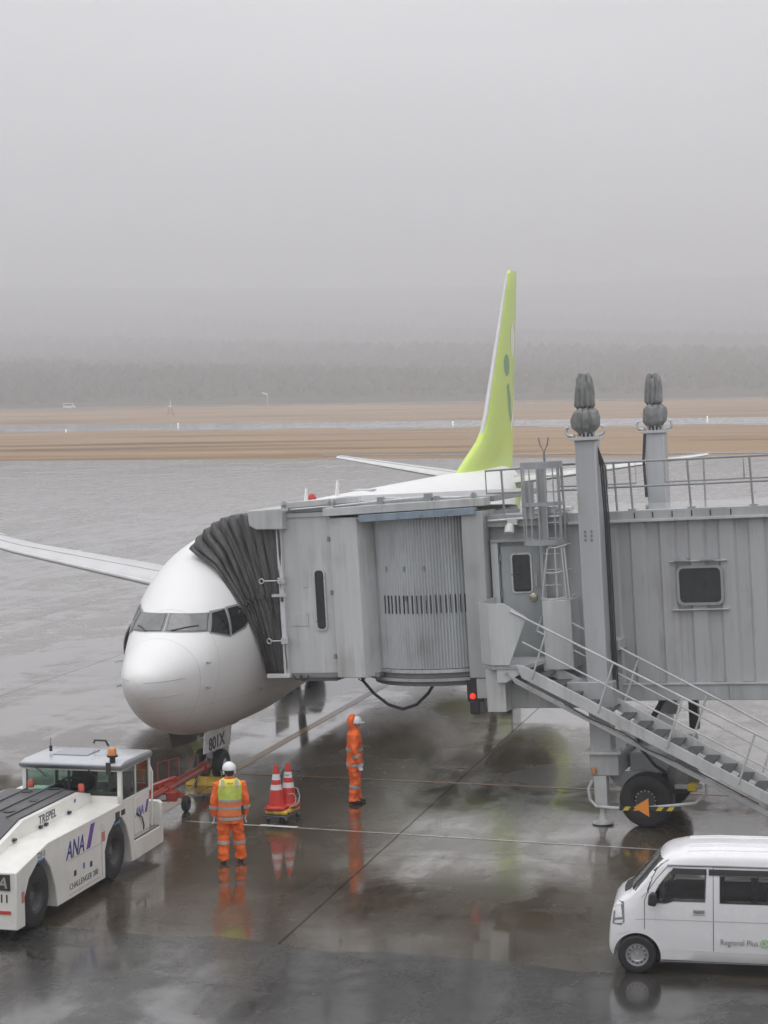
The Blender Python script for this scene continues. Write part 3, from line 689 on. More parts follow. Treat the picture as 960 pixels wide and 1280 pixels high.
# cab: side wall with the slot window, faceted corner, roof, floor
b = MB(); b.prism([(0, 0), (1.08, 0), (1.08, 3.15), (0, 3.15)], 'y', 0, .12); P_('cab_wall', MB().box(0, 1.93, D_ - .1, D_, 0, 3.15), grey_l)
cabw = P_('cab_wall', b, grey_l)
b = MB(); b.prism([(1.09, -.02), (1.12, -.16), (1.50, -.24), (1.72, -.20), (1.93, .12), (1.93, .35), (1.09, .35)], 'z', -.08, 3.12)
P_('corner_panel', b, grey_l, .012)
P_('cab_roof', MB().box(-.02, 1.95, -.03, D_, 3.15, 3.24), grey_l); P_('cab_floor', MB().box(-.05, 1.95, 0, D_, -.10, -.002), grey_d)
o1 = rrect(.66, .91, .86, 2.10, .09); o2 = rrect(.69, .88, .89, 2.07, .07)
fr = P_('slot_window', frame_mb(o1, o2, 'y', -.035, 0), steel, 0); MB().prism(o2, 'y', -.012, -.003).build('pane', glass_d, fr, ang=60)
P_('maintenance_plate', MB().box(.42, .53, -.012, -.001, 1.74, 2.11), grey_l, .003); P_('maintenance_plate', MB().box(.10, .49, -.012, -.001, .96, 1.22), grey_l, .003)
for z_ in (2.7, 1.63, .35): P_('hinge', MB().box(1.07, 1.12, -.19, -.13, z_ - .05, z_ + .05), grey_d, .003)
P_('mouth_frame', MB().box(-.07, .03, -.10, .06, -.02, 3.0), mat('frame_white', (.66, .67, .68), .4, dirt=.15), .006)
P_('mouth_sill', MB().bar((-.45, -.06, -.04), (.06, -.06, -.04), .1, .08), mat('frame_white', (.6, .6, .6), .4), .006)
for z_, x_ in ((1.9, -.42), (.68, -.33)):
    b = MB(); b.tube([(x_ + .06, -.16, z_), (0, -.16, z_)], .014, 6); b.box(-.06, .09, -.18, -.10, z_ - .06, z_ + .06)
    b.tube([(x_ + .05 * math.cos(t), -.16, z_ + .05 * math.sin(t)) for t in arc(10, 0, 2 * PI)], .012, 6); P_('latch', b, steel, 0)
P_('strap_anchor', MB().bar((-.22, -.14, 1.6), (.10, -.14, 1.6), .03, .06), steel, .003)
P_('canopy_housing', MB().prism([(-.62, 3.34), (-.60, 3.04), (-.45, 2.95), (.14, 2.93), (.16, 3.30), (.16, 3.36)], 'y', -.22, D_ + .1), grey_l, .02)
# bellows: hoops fanning from the cab mouth onto the fuselage
def bellows():
    def AW(p): return BI @ (A_M @ Vector((p[0], -p[1], p[2])))
    nb0, nt0 = Vector((0, -.06, .0)), Vector((0, -.06, 3.02)); ft0, fb0 = Vector((0, D_, 3.05)), Vector((0, D_, 0))
    nb1 = AW((3.36, 1.50, 2.40)); nt1 = AW((3.55, -.22, 4.93)); ft1 = AW((7.4, -.15, 5.42)); fb1 = AW((7.0, 1.92, 2.6))
    mids = [AW((3.05, .50, 4.62)), AW((2.86, 1.16, 3.80)), AW((2.98, 1.42, 3.16))]     # leading edge lies on the skin
    m = MB(); NF = 9; nt_ = NF * 10; rows = []
    seg = [22, 16, 14]
    for i in range(nt_ + 1):
        t = i / nt_
        a = nb0.lerp(nb1, t); f_ = ft0.lerp(ft1, t); g_ = fb0.lerp(fb1, t)
        c = nt0.lerp(nt1, t); c += Vector((-.12, 0, .34)) * math.sin(PI * t)
        fold = abs(math.cos(PI * NF * t)) ** .8; ridge = 1 - fold
        row = []
        for k in range(seg[0]):
            s_ = k / seg[0]; p = a.lerp(c, s_)
            # the leading edge sags onto the nose
            ref = [nb1, mids[2], mids[1], mids[0], nt1]; ss = [0, .28, .52, .83, 1]
            q = None
            for j in range(4):
                if ss[j] <= s_ <= ss[j + 1]: q = ref[j].lerp(ref[j + 1], (s_ - ss[j]) / (ss[j + 1] - ss[j]))
            p = p + (q - nb1.lerp(nt1, s_)) * t ** 2.2
            wr = .020 * math.sin(41 * t + 9 * s_) + .016 * math.sin(83 * t - 14 * s_ + 2) + .012 * math.sin(131 * t + 5 * math.sin(6 * s_))
            amp = (.06 + .10 * s_) * (.35 + .65 * t) if t < .96 else .03
            p = p + Vector((0, -1, 0)) * (amp * (fold - .45) + wr) + Vector((.3, 0, 0)) * wr; row.append(p)
        for k in range(seg[1]):
            s_ = k / seg[1]; p = c.lerp(f_, s_); up = .12 * math.sin(PI * s_)
            p = p + Vector((-.25, 0, 1)).normalized() * ((.16 * (fold - .5)) * (1 if t < .97 else .4) + up * t + .02 * math.sin(60 * t + 7 * s_)); row.append(p)
        for k in range(seg[2] + 1):
            s_ = k / seg[2]; p = f_.lerp(g_, s_); p = p + Vector((0, 1, 0)) * .10 * (fold - .5) * (.4 + .6 * t); row.append(p)
        rows.append(row)
    n = len(rows[0]); m.v = [tuple(p) for r_ in rows for p in r_]
    for i in range(nt_):
        for k in range(n - 1): a = i * n + k; m.f.append((a, a + 1, a + n + 1, a + n))
    o = m.build('folding_canopy', bell, br, ang=70); sd = o.modifiers.new('solid', 'SOLIDIFY'); sd.thickness = .03; sd.offset = 0
    # strap across the folds
    pts = [Vector(rows[i][int(seg[0] * (.54 - .02 * i / nt_))]) + Vector((0, -.045, .0)) for i in range(0, nt_ + 1, 3)]
    st = MB()
    for p, q in zip(pts, pts[1:]): st.bar(p, q, .03, .085)
    st.build('canopy_strap', mat('strap_dark', (.07, .07, .07), .6), o)
    MB().lathe([(.0, 0), (.07, .0), (.09, .08), (.07, .2), (.0, .22)], pts[-1] + Vector((-.02, 0, 0)), (-.8, -.1, -.5), 12).build('bumper_roller', rubber, o)
bellows()
# roller-shutter drum
dc = (2.96, 1.62); DR = 1.72
def drum(r0, z0, z1, amp, n=230, a0=PI * 1.06, a1=PI * 1.94):
    ring = lambda z: [(dc[0] + (r0 + amp * (1 if (i % 3) else -1)) * math.cos(t), dc[1] + (r0 + amp * (1 if (i % 3) else -1)) * math.sin(t), z) for i, t in enumerate(arc(n, a0, a1))]
    return MB().loft([ring(z0), ring(z1)], closed=False, cap=False)
sh = P_('corrugated_drum', drum(DR, .06, 3.1, .011), mat('shutter_grey', (.56, .585, .60), .36, metal=.25, dirt=.22, dscale=1.6, streak=1), 0, ang=20)
b = MB()
for i in range(19):
    t = PI * 1.5 + (-.505 + i * .056); x, y = dc[0] + (DR + .014) * math.cos(t), dc[1] + (DR + .014) * math.sin(t)
    tx, ty = -math.sin(t), math.cos(t); b.bar((x, y, 1.16), (x, y, 1.52), .022, .02, (tx, ty, 0))
b.build('ventilation_slots', mat('slot_dark', (.03, .03, .03), .7), sh)
for x_, z_ in ((2.2, 2.0), (2.62, 2.0), (3.05, 2.0), (2.62, 1.42), (3.05, 1.42)):
    t = math.asin((x_ - dc[0]) / DR); MB().box(x_ - .015, x_ + .015, dc[1] - DR * math.cos(t) - .03, dc[1] - DR * math.cos(t), z_, z_ + .1).build('shutter_clip', grey_d, sh)
def ringpl(r, z0, z1, m, name, a0=PI * 1.03, a1=PI * 1.97):
    ts = arc(60, a0, a1); pl = [(dc[0] + r * math.cos(t), dc[1] + r * math.sin(t)) for t in ts] + [(dc[0] + (r - .35) * math.cos(t), dc[1] + (r - .35) * math.sin(t)) for t in reversed(ts)]
    return P_(name, MB().prism(pl, 'z', z0, z1), m, 0, ang=30)
ringpl(DR + .04, -.02, .05, steel, 'lower_ring'); ringpl(DR - .03, -.12, -.03, grey_d, 'turntable'); ringpl(DR + .02, -.19, -.13, grey, 'turntable_flange')
P_('drum_floor', MB().prism([(dc[0] + 1.6 * math.cos(t), dc[1] + 1.6 * math.sin(t)) for t in arc(40, 0, 2 * PI)[:-1]], 'z', -.3, -.06), grey_d, 0)
P_('drum_core', MB().prism([(dc[0] + 1.5 * math.cos(t), dc[1] + 1.5 * math.sin(t)) for t in arc(40, 0, 2 * PI)[:-1]], 'z', 0, 3.12), grey_d, 0)
# eaves over the drum
P_('gutter', MB().prism([(1.80, 3.10), (1.86, 3.02), (4.22, 3.08), (4.24, 3.22), (1.84, 3.16)], 'y', -.36, -.20), blue_g, .006)
P_('eaves_beam', MB().prism([(1.05, 3.16), (4.42, 3.24), (4.42, 3.40), (1.05, 3.32)], 'y', -.30, .10), grey_l, .01)
P_('roof_deck', MB().prism([(.2, 3.24), (4.5, 3.30), (4.5, 3.42), (.2, 3.42)], 'y', .10, D_), galv, .01)
P_('roof_pipe', MB().bar((.16, -.02, 3.40), (1.75, -.02, 3.47), .16, .12), grey_l, .01)
b = MB(); b.tube([(.3, -.16, 3.32), (1.3, -.2, 3.36), (2.3, -.22, 3.42), (3.3, -.2, 3.46)], .022, 6); b.tube([(2.3, -.12, 3.46), (3.9, -.12, 3.42)], .018, 6)
P_('roof_rod', b, steel, 0)
for x_, s_ in ((1.22, .10), (2.26, .12), (3.25, .15), (3.42, .09)):
    P_('roof_bracket', MB().box(x_ - s_ / 2, x_ + s_ / 2, -.26, -.14, 3.34, 3.38 + s_), galv, .006)
for x_ in (.22, 1.2, 4.2):
    b = MB().lathe([(.03, -.015), (.075, -.015), (.075, .015), (.03, .015), (.03, -.015)], (x_, -.25, 3.44), (0, 1, 0), 14); b.box(x_ - .07, x_ + .07, -.265, -.235, 3.30, 3.42); P_('lifting_lug', b, grey_l, 0)
# post right of the drum and the side-door vestibule
P_('vestibule_post', MB().box(3.93, 4.36, -.30, .6, -.10, 3.14), grey, .012)
P_('vestibule_wall', MB().box(4.36, 5.95, .14, .30, -.10, 3.05), grey, .006)
P_('vestibule_roof_beam', MB().box(4.36, 6.0, -.02, .2, 2.80, 3.04), grey, .01); P_('door_lintel', MB().box(4.40, 5.5, -.02, .14, 2.50, 2.56), grey, .006)
P_('conduit_rail', MB().tube([(4.4, -.06, 2.93), (5.9, -.06, 2.97)], .03, 8), steel, 0)
P_('door_jamb', MB().box(4.40, 4.54, 0, .14, .02, 2.50), grey_l, .006); P_('door_jamb', MB().box(5.38, 5.48, 0, .14, .02, 2.50), grey_l, .006)
dr = P_('service_door', MB().box(4.58, 5.36, .06, .13, .03, 2.42), mat('door_paint', (.40, .43, .43), .4, dirt=.2, dscale=2, streak=1), .01)
o1 = rrect(4.78, 5.20, 1.50, 2.28, .07); o2 = rrect(4.81, 5.17, 1.53, 2.25, .05)
fr = frame_mb(o1, o2, 'y', .04, .062).build('window_frame', steel, dr); MB().prism(o2, 'y', .050, .058).build('pane', glass_d, dr)
MB().box(5.235, 5.30, .03, .062, 1.62, 1.86).build('handle', galv, dr); MB().lathe([(0, 0), (.08, 0), (.08, .05), (.04, .08), (0, .08)], (5.2, .06, 1.42), (0, -1, 0), 14).build('lock', mat('brass_lock', (.5, .45, .33), .35, metal=.5), dr)
for z_ in (.5, 1.5, 2.2): MB().box(4.555, 4.59, .02, .07, z_ - .07, z_ + .07).build('hinge', grey_d, dr)
b = MB(); b.lathe([(.05, 0), (.09, .06), (.10, .2), (.06, .22), (0, .22)], (4.86, -.14, 2.86), (0, -.5, -1), 14); b.box(4.80, 5.0, -.12, .0, 2.84, 2.96); P_('flood_lamp', b, mat('lamp_cream', (.65, .66, .62), .4), 0)
# tunnel with trapezoidal ribs
def tunnel():
    x = 5.9; pts = [(5.9, .02)]; 
    m = MB(); m.box(5.95, 17.5, .12, .16, -.28, 2.86)
    x = 6.62; P = [(5.92, .085), (6.1, .085)]; per = .56
    while x < 17.4:
        P += [(x - .05, .085), (x, .03), (x + .26, .03), (x + .31, .085)]; x += per
    P += [(17.5, .085)]
    m.loft([[(a, b_, -.27) for a, b_ in P], [(a, b_, 2.84) for a, b_ in P]], closed=False, cap=False)
    m.box(5.95, 17.5, D_ - .1, D_ - .02, -.28, 2.86)
    return P_('tunnel_wall', m, mat('tunnel_paint', (.47, .48, .485), .36, coat=.3, dirt=.16, dscale=.9, streak=1), 0, ang=30)
tw = tunnel()
P_('tunnel_top_beam', MB().box(6.0, 17.5, -.06, .2, 2.80, 3.02), grey, .01); P_('tunnel_roof', MB().box(5.9, 17.5, .20, D_, 2.94, 3.0), mat('wet_roof', (.42, .43, .44), .2, coat=.8, dirt=.3), .01)
P_('tunnel_top_lip', MB().box(6.0, 17.5, -.10, -.06, 2.80, 2.85), grey_l, .004)
P_('tunnel_bottom_beam', MB().box(4.36, 17.5, -.04, .25, -.60, -.28), grey, .01); P_('tunnel_floor', MB().box(4.36, 17.5, .25, D_, -.50, -.29), grey_d, .01)
b = MB(); b.box(5.9, 17.5, -.07, -.04, -.30, -.26)
P_('tunnel_ledge', b, grey_l, .004)
for x_ in (5.9, 8.9, 11.9): P_('beam_joint', MB().box(x_, x_ + .015, -.045, -.039, -.58, -.31), grey_d, 0)
P_('under_block', MB().box(4.05, 4.38, -.28, .1, -.50, -.11), grey_l, .01)
o1 = rrect(8.02, 8.90, 1.19, 1.94, .12); o2 = rrect(8.07, 8.85, 1.24, 1.89, .09)
fr = P_('tunnel_window', frame_mb(o1, o2, 'y', -.03, .06), mat('alu_frame', (.36, .37, .38), .35, metal=.3), 0); MB().prism(o2, 'y', .0, .02).build('pane', glass_d, fr, ang=60)
P_('window_sill', MB().box(7.90, 8.98, -.03, .06, 1.10, 1.12), grey_l, .003); P_('window_rail', MB().box(7.90, 8.98, -.03, .06, 2.015, 2.03), grey_l, .003)
for x_ in (8.13, 8.62): P_('window_hood', MB().prism([(x_ - .14, 2.03), (x_ + .14, 2.03), (x_ + .09, 2.09), (x_ - .09, 2.09)], 'y', -.10, .05), galv, .003)
for x_ in (7.28, 7.63, 8.0, 8.37, 8.72, 9.1): P_('roof_clip', MB().box(x_, x_ + .02, -.075, -.062, 2.87, 2.98), ink, 0)
# lift columns with wrapped screw jacks
def column(x, y, zt, name='lift_column'):
    c = P_(name, MB().box(x - .20, x + .20, y - .20, y + .20, -1.45, zt), mat('column_paint', (.50, .515, .525), .38, coat=.2, dirt=.14, dscale=1.2, streak=1), .02)
    MB().box(x - .26, x + .26, y - .26, y + .26, zt, zt + .06).build('head_plate', grey_l, c, .006)
    for sx_ in (-1, 1):
        MB().tube([(x + sx_ * .2, y - .1, zt + .08), (x + sx_ * .33, y - .1, zt + .10), (x + sx_ * .37, y - .1, zt + .15), (x + sx_ * .36, y - .1, zt + .24), (x + sx_ * .31, y - .1, zt + .25)], .03, 8).build('hook', steel, c)
    for k in range(6): MB().box(x - .2 + k * .075, x - .17 + k * .075, y - .24, y - .2, zt + .06, zt + .12 + .03 * (k % 2)).build('bolt', galv, c)
    for z0, prof in ((zt + .10, [(.10, -.05), (.15, .03), (.25, .14), (.265, .30), (.235, .42), (.17, .48), (.12, .53)]), (zt + .60, [(.13, -.03), (.19, .05), (.185, .22), (.175, .40), (.150, .52), (.10, .59), (.03, .57)])):
        n = 60; rings = []
        prof = [(a[0] + (b_[0] - a[0]) * k / 3, a[1] + (b_[1] - a[1]) * k / 3) for a, b_ in zip(prof, prof[1:]) for k in range(3)] + [prof[-1]]
        rr_ = random.Random(int(x * 100 + z0 * 10)); ph = [rr_.uniform(0, 6.28) for _ in range(6)]
        def wr(a, h):
            k_ = 5 if z0 > zt + .4 else 4
            tri = lambda q: abs(((q / PI) % 1) * 2 - 1)
            s_ = tri(k_ * a + ph[0] + .6 * math.sin(h * 6 + ph[1])) * .26 + tri(9 * a + ph[2] - 3 * h) * .10 + .05 * math.sin(3 * a + ph[4] + 9 * h)
            return .72 + s_
        for r_, h in prof:
            rings.append([(x + r_ * wr(a, h) * math.cos(a), y + r_ * wr(a, h) * math.sin(a), z0 + h + (.045 * math.sin(5 * a + ph[5]) * (h / .5) ** 2 if z0 > zt + .4 else .012 * math.sin(5 * a))) for a in arc(n + 1, 0, 2 * PI)[:-1]])
        MB().loft(rings).build('jack_cover', tarp, c, ang=28)
    for z_ in (zt + .10, zt + .61): MB().lathe([(.12, -.015), (.15, -.01), (.15, .015), (.12, .02)], (x, y, z_), (0, 0, 1), 20).build('cord', rubber, c)
    return c
c1 = column(6.60, -.66, 4.40); c2 = column(6.93, 3.9, 4.42)
b = MB()
for i, (dx, r_) in enumerate(((.245, .016), (.285, .022), (.325, .014))): b.tube([(6.72, -.70, 4.5), (6.60 + dx - .02, -.62, 3.9), (6.60 + dx, -.60, 2.9), (6.60 + dx, -.58, -.3)], r_, 8)
b.build('cable_conduit', mat('cable_black', (.045, .045, .048), .5), c1)
MB().tube([(6.75, 3.7, 4.5), (6.70, 3.66, 3.9), (6.72, 3.66, 3.1)], .03, 8).build('cable_conduit', mat('cable_black', (.045, .045, .048), .5), c2)
for dx in (-.06, .06):
    for z_ in (2.52, 2.60, 2.68): MB().box(6.56 + dx, 6.60 + dx, -.872, -.86, z_, z_ + .04).build('bolt_plate', grey_d, c1)
P_('column_bracket', MB().box(6.35, 6.98, -.5, .1, .42, .62), grey, .01)
# undercarriage
P_('cross_beam', MB().prism([(-.98, -1.42), (4.2, -1.42), (4.2, -1.80), (1.2, -1.85), (-.98, -1.87)], 'x', 6.40, 6.95), grey, .02)
P_('cross_beam_top', MB().box(6.30, 7.02, -1.05, -.35, -1.46, -1.41), grey_l, .006)
for i in range(7): P_('flange_bolt', MB().box(6.98, 7.02, -.98 + i * .55, -.93 + i * .55, -1.41, -1.36), galv, 0)
P_('marker_lamp', MB().lathe([(0, 0), (.05, 0), (.05, .10), (.03, .13), (0, .13)], (6.48, -1.02, -1.82), (0, 0, 1), 12), mat('orange_lamp', (.5, .22, .08), .3), 0)
P_('bogie_frame', MB().box(7.0, 7.9, -.3, 1.9, -1.95, -1.55), grey, .03); P_('bogie_pivot', MB().lathe([(.42, 0), (.42, .08), (.3, .1), (.3, .4)], (7.35, .6, -1.62), (0, 0, 1), 28), grey_l, 0)
P_('gusset', MB().prism([(6.62, -1.87), (7.35, -1.87), (7.2, -2.35), (6.75, -2.1)], 'y', -.55, -.45), grey, .01)
def tyre(x, y, z, r, w, par, hubm, name='tyre'):
    t = MB().lathe([(r * .45, -w * .42), (r * .62, -w * .5), (r * .93, -w * .46), (r, -w * .3), (r, w * .3), (r * .93, w * .46), (r * .62, w * .5), (r * .45, w * .42)], (x, y, z), (0, 1, 0), 44).build(name, rubber, par)
    return t
for y_ in (-.75, 1.0):
    w_ = tyre(7.41, y_, -2.34, .50, .40, br, rubber, 'drive_wheel')
    MB().lathe([(.02, -.14), (.19, -.16), (.23, -.12), (.23, .12), (.02, .14)], (7.41, y_, -2.34), (0, 1, 0), 28).build('hub', mat('hub_dark', (.05, .05, .05), .5, dirt=.3), w_)
    b = MB()
    for k in range(16):
        a = 2 * PI * k / 16; b.lathe([(0, 0), (.012, 0), (.012, .03), (0, .03)], (7.41 + .185 * math.cos(a), y_ - .15, -2.34 + .185 * math.sin(a)), (0, -1, 0), 6)
    b.build('wheel_nuts', steel, w_)
P_('support_leg', MB().box(6.46, 6.70, -.98, -.74, -2.45, -1.87), grey_l, .012)
b = MB(); b.lathe([(.20, 0), (.20, .03), (.10, .06), (.05, .2), (.05, .3)], (6.57, -.86, -2.78), (0, 0, 1), 20); P_('levelling_foot', b, grey_l, 0)
b = MB(); b.tube([(6.44, -.98, -1.95), (6.36, -1.0, -2.1), (6.38, -1.0, -2.32), (6.52, -1.1, -2.42), (6.9, -1.22, -2.42), (7.4, -1.26, -2.41), (7.9, -1.22, -2.37), (8.35, -1.0, -2.36), (8.5, -.7, -2.25), (8.45, -.3, -2.05), (8.2, .1, -1.95)], .03, 8)
sr = P_('safety_rail', b, grey_l, 0)
for i in range(5):
    x_ = 7.06 + i * .2 + (0 if i < 2 else .02)
    if i == 2: continue
    MB().prism([(x_, -2.445), (x_ + .10, -2.445), (x_ + .16, -2.375), (x_ + .06, -2.375)], 'y', -1.315, -1.30).build('yellow_stripe', mat('hazard_yellow', (.72, .52, .05), .5), sr)
MB().box(7.0, 8.15, -1.30, -1.285, -2.45, -2.37).build('stripe_board', black, sr)
P_('direction_marker', MB().prism([(7.28, -2.38), (7.56, -2.21), (7.56, -2.55)], 'y', -1.34, -1.32), mat('marker_orange', (.85, .32, .05), .5, dirt=.06), 0)
P_('bumper_arm', MB().box(7.9, 8.4, -.6, -.45, -2.18, -2.10), grey, .01)
rn = 30; rings = []
for h in arc(7, 0, .62):
    r_ = .27 * math.sin(PI * (.12 + .76 * h / .62)) ** .6 + .02
    rings.append([(8.02 + r_ * (1 + .1 * math.sin(5 * a + 9 * h)) * math.cos(a), -.25 + r_ * (1 + .09 * math.sin(8 * a - 6 * h)) * math.sin(a), -2.28 + h) for a in arc(rn + 1, 0, 2 * PI)[:-1]])
P_('motor_cover', MB().loft(rings), tarp, 0, ang=70)
P_('yellow_box', MB().box(8.14, 8.32, -.62, -.40, -2.22, -2.08), mat('hazard_yellow', (.72, .52, .05), .5), .02)
P_('diagonal_brace', MB().bar((7.5, 1.5, -.55), (6.9, 1.6, -1.45), .10, .10), black, 0); P_('diagonal_brace', MB().bar((7.9, 1.6, -.55), (7.9, 1.6, -1.4), .18, .18), black, 0)
P_('hydraulic_hose', MB().tube([(7.2, -.35, -1.0), (7.25, -.5, -1.4), (7.55, -.55, -1.75), (7.7, -.4, -1.9)], .03, 8), rubber, 0)
P_('far_support_leg', MB().box(6.9, 7.15, 3.7, 3.95, -2.75, -1.8), grey, .01)
# lamp box under the vestibule
b = MB(); b.box(3.72, 4.06, .1, .5, -.62, -.12); b.box(3.78, 3.98, .05, .4, -.86, -.60); lb = P_('control_box', b, black, .02)
MB().lathe([(0, 0), (.06, 0), (.05, .05), (0, .06)], (3.86, .04, -.50), (0, -1, 0), 14).build('red_lamp', red_l, lb)
P_('slack_hose', MB().tube([(1.36, .5, -.12), (1.40, .5, -.24), (1.62, .5, -.50), (1.92, .5, -.73), (2.22, .5, -.82), (2.52, .5, -.73), (2.78, .5, -.50), (2.96, .5, -.24), (3.0, .5, -.1)], .032, 8), rubber, 0)
P_('hose_loop', MB().tube([(1.45 + .07 * math.cos(t), .3, -.14 + .07 * math.sin(t)) for t in arc(16, 0, 2 * PI)], .012, 6), rubber, 0)
P_('under_panel', MB().box(.2, 1.0, .1, D_ - .3, -.18, -.1), grey_d, .01)
for x_ in (.2, .33): P_('cable_loop', MB().tube([(x_ + .09 * math.cos(t), -.02, -.04 + .09 * math.sin(t)) for t in arc(12, PI, 2 * PI)], .012, 6), rubber, 0)

# railings, ladder cage
def rails(name, segs, r=.022, m=galv):
    b = MB()
    for s_ in segs: b.tube(s_, r, 7)
    return P_(name, b, m, 0)
railm = mat('rail_paint', (.33, .34, .35), .4, metal=.2, dirt=.15)
zt, zm, zb = 3.94, 3.47, 3.0
near = rails('roof_railing', [[(6.78, 0, zm), (6.78, 0, zt), (17.4, 0, zt)], [(6.78, 0, zm), (17.4, 0, zm)]] + [[(x_, 0, zt), (x_ + .03, 0, zb)] for x_ in (6.92, 7.22, 8.33, 9.49, 10.65, 11.8, 13)], .022, railm)
for x_ in (7.22, 8.35, 9.51): MB().box(x_ - .05, x_ + .09, -.06, .06, 3.02, 3.05).build('foot_plate', galv, near)
for i, (xa, xb) in enumerate(((5.0, 6.62), (7.22, 8.84), (8.84, 17.4))):
    rails('roof_railing', [[(xa, 3.2, 3.42), (xa, 3.2, 3.87), (xb, 3.2, 3.87), (xb, 3.2, 3.42), (xa, 3.2, 3.42)], [((xa + xb) / 2, 3.2, 3.87), ((xa + xb) / 2, 3.2, 3.0)]], .02, railm)
rails('roof_railing', [[(5.14, 0, 3.92), (4.38, 0, 3.90), (4.38, 0, 3.46), (5.14, 0, 3.46)], [(4.70, 0, 3.91), (4.72, 0, 2.95)]], .022, railm)
rails('roof_railing', [[(5.80, 0, 3.96), (6.4, 0, 3.96)], [(5.80, 0, 3.46), (6.4, 0, 3.46)], [(5.89, 0, 3.96), (5.92, 0, 3.04)]], .022, railm)
cage = MB(); cx_, cy_ = 5.57, -.20; cr_ = .41
def hoop(z, w, a0=PI, a1=2 * PI, r=cr_, tk=.02):
    ts = arc(20, a0, a1); q = [(cx_ + r * math.cos(t), cy_ + r * math.sin(t)) for t in ts]; q += [(cx_ + (r - tk) * math.cos(t), cy_ + (r - tk) * math.sin(t)) for t in reversed(ts)]
    cage.prism(q, 'z', z - w / 2, z + w / 2)
hoop(3.97, .13); hoop(3.23, .07); hoop(2.50, .10)
for t in arc(9, PI, 2 * PI): cage.bar((cx_ + .40 * math.cos(t), cy_ + .40 * math.sin(t), 2.48), (cx_ + .40 * math.cos(t), cy_ + .40 * math.sin(t), 3.98), .022, .022)
cage.box(5.20, 5.34, -.42, -.38, 2.95, 3.66); cage.box(5.36, 5.46, -.50, -.46, 2.95, 3.66); cage.box(5.50, 5.62, -.16, -.12, 2.45, 4.0)
lad = P_('ladder_cage', cage, mat('cage_paint', (.42, .43, .44), .4, metal=.1, dirt=.12), 0, ang=30)
b = MB(); b.bar((5.46, -.12, .6), (5.46, -.12, 3.9), .05, .03); b.bar((5.86, -.12, .6), (5.86, -.12, 3.9), .05, .03)
for i in range(11): b.tube([(5.46, -.12, .75 + i * .3), (5.86, -.12, .75 + i * .3)], .016, 6)
b.build('ladder', galv, lad)
b = MB()
for z_, xa, xb in ((2.40, 5.70, 6.03), (1.92, 5.62, 6.04), (1.42, 5.54, 6.06)): b.tube([(xa, -.5, z_), ((xa + xb) / 2, -.58, z_), (xb, -.45, z_ + .04), (xb, -.12, z_ + .04)], .018, 6); b.tube([(xa, -.5, z_), (xa - .05, -.14, z_)], .018, 6)
for (xa, xb) in ((5.70, 5.54), (5.84, 5.84), (5.97, 6.02), (6.02, 6.08)): b.tube([(xa, -.56, 2.40), (xb, -.56, 1.42)], .018, 6)
b.build('lower_cage', grey_l, lad)
P_('cage_skirt', MB().prism([(5.48, -.1), (5.52, -.52), (5.80, -.60), (6.08, -.52), (6.08, .1)], 'z', .08, 1.40), grey_l, .01)
b = MB(); b.box(5.15, 5.95, .2, .6, 3.04, 3.12); b.box(5.5, 5.75, -.02, .2, 3.02, 3.14); b.tube([(5.1, .1, 3.06), (5.4, .12, 3.20), (5.75, .05, 3.12), (5.95, .1, 3.07)], .02, 6); b.tube([(5.3, .3, 3.1), (5.5, .25, 3.3), (5.62, .25, 3.1)], .015, 6)
P_('roof_cable_tray', b, steel, .004)
b = MB(); b.tube([(5.25, 1.2, 3.0), (5.25, 1.2, 4.2)], .016, 7); b.tube([(5.25, 1.2, 3.9), (5.25, 1.2, 4.2)], .024, 7); b.tube([(5.15, 1.2, 4.48), (5.18, 1.2, 4.32), (5.25, 1.2, 4.2), (5.32, 1.2, 4.32), (5.35, 1.2, 4.48)], .014, 6)
P_('wind_sensor', b, grey_d, 0)

# stairs: platform with parapet, stringers, treads, handrails
par_o = [(4.44, 1.50), (4.62, 1.47), (4.95, 1.47), (5.52, .98), (5.12, .28), (4.68, .28), (4.44, .34)]
b = MB(); b.prism([(4.72, 1.45), (5.02, 1.45), (5.45, 1.18), (5.08, .29), (4.72, .29)], 'y', -1.42, -1.40); b.prism([(4.44, -1.1), (4.72, -1.42), (4.72, -1.40), (4.46, -1.09)], 'z', .29, 1.45); b.prism([(4.44, -1.1), (4.46, -1.1), (4.46, -.05), (4.44, -.05)], 'z', .32, 1.45)
P_('platform_parapet', b, grey_l, .004)
P_('stair_platform', MB().prism([(4.46, -1.1), (4.72, -1.38), (5.38, -1.38), (5.6, -.1), (4.46, -.1)], 'z', .20, .28), grey, .006)
P_('platform_bracket', MB().prism([(4.80, .20), (5.42, .20), (5.1, .02), (4.98, -.05), (4.80, -.05)], 'y', -1.36, -1.30), grey_l, .006)
P_('platform_box', MB().box(4.55, 4.92, -1.25, -.7, -.62, .19), grey_l, .01); P_('platform_girder', MB().box(4.9, 6.9, -.9, -.05, -.60, -.12), grey, .01)
sl_ = (-2.09 - .25) / (9.76 - 5.29)
def zs(x): return .25 + (x - 5.29) * sl_
st = P_('stringer', MB().prism([(5.20, zs(5.20)), (5.40, zs(5.30)), (11.0, zs(11.0)), (11.0, zs(11.0) - .20), (5.30, zs(5.30) - .20)], 'y', -1.42, -1.36), grey_l, .006)
P_('stringer', MB().prism([(5.46, .25), (5.6, .21), (11.0, zs(11.0) + .05), (11.0, zs(11.0) - .15), (5.5, .02)], 'y', -.52, -.46), grey_l, .006)
P_('guide_rail', MB().prism([(5.05, .10), (11.0, zs(11.0) - .34), (11.0, zs(11.0) - .44), (5.16, -.06)], 'y', -1.40, -1.34), grey, .006)
b = MB(); x_ = 5.62
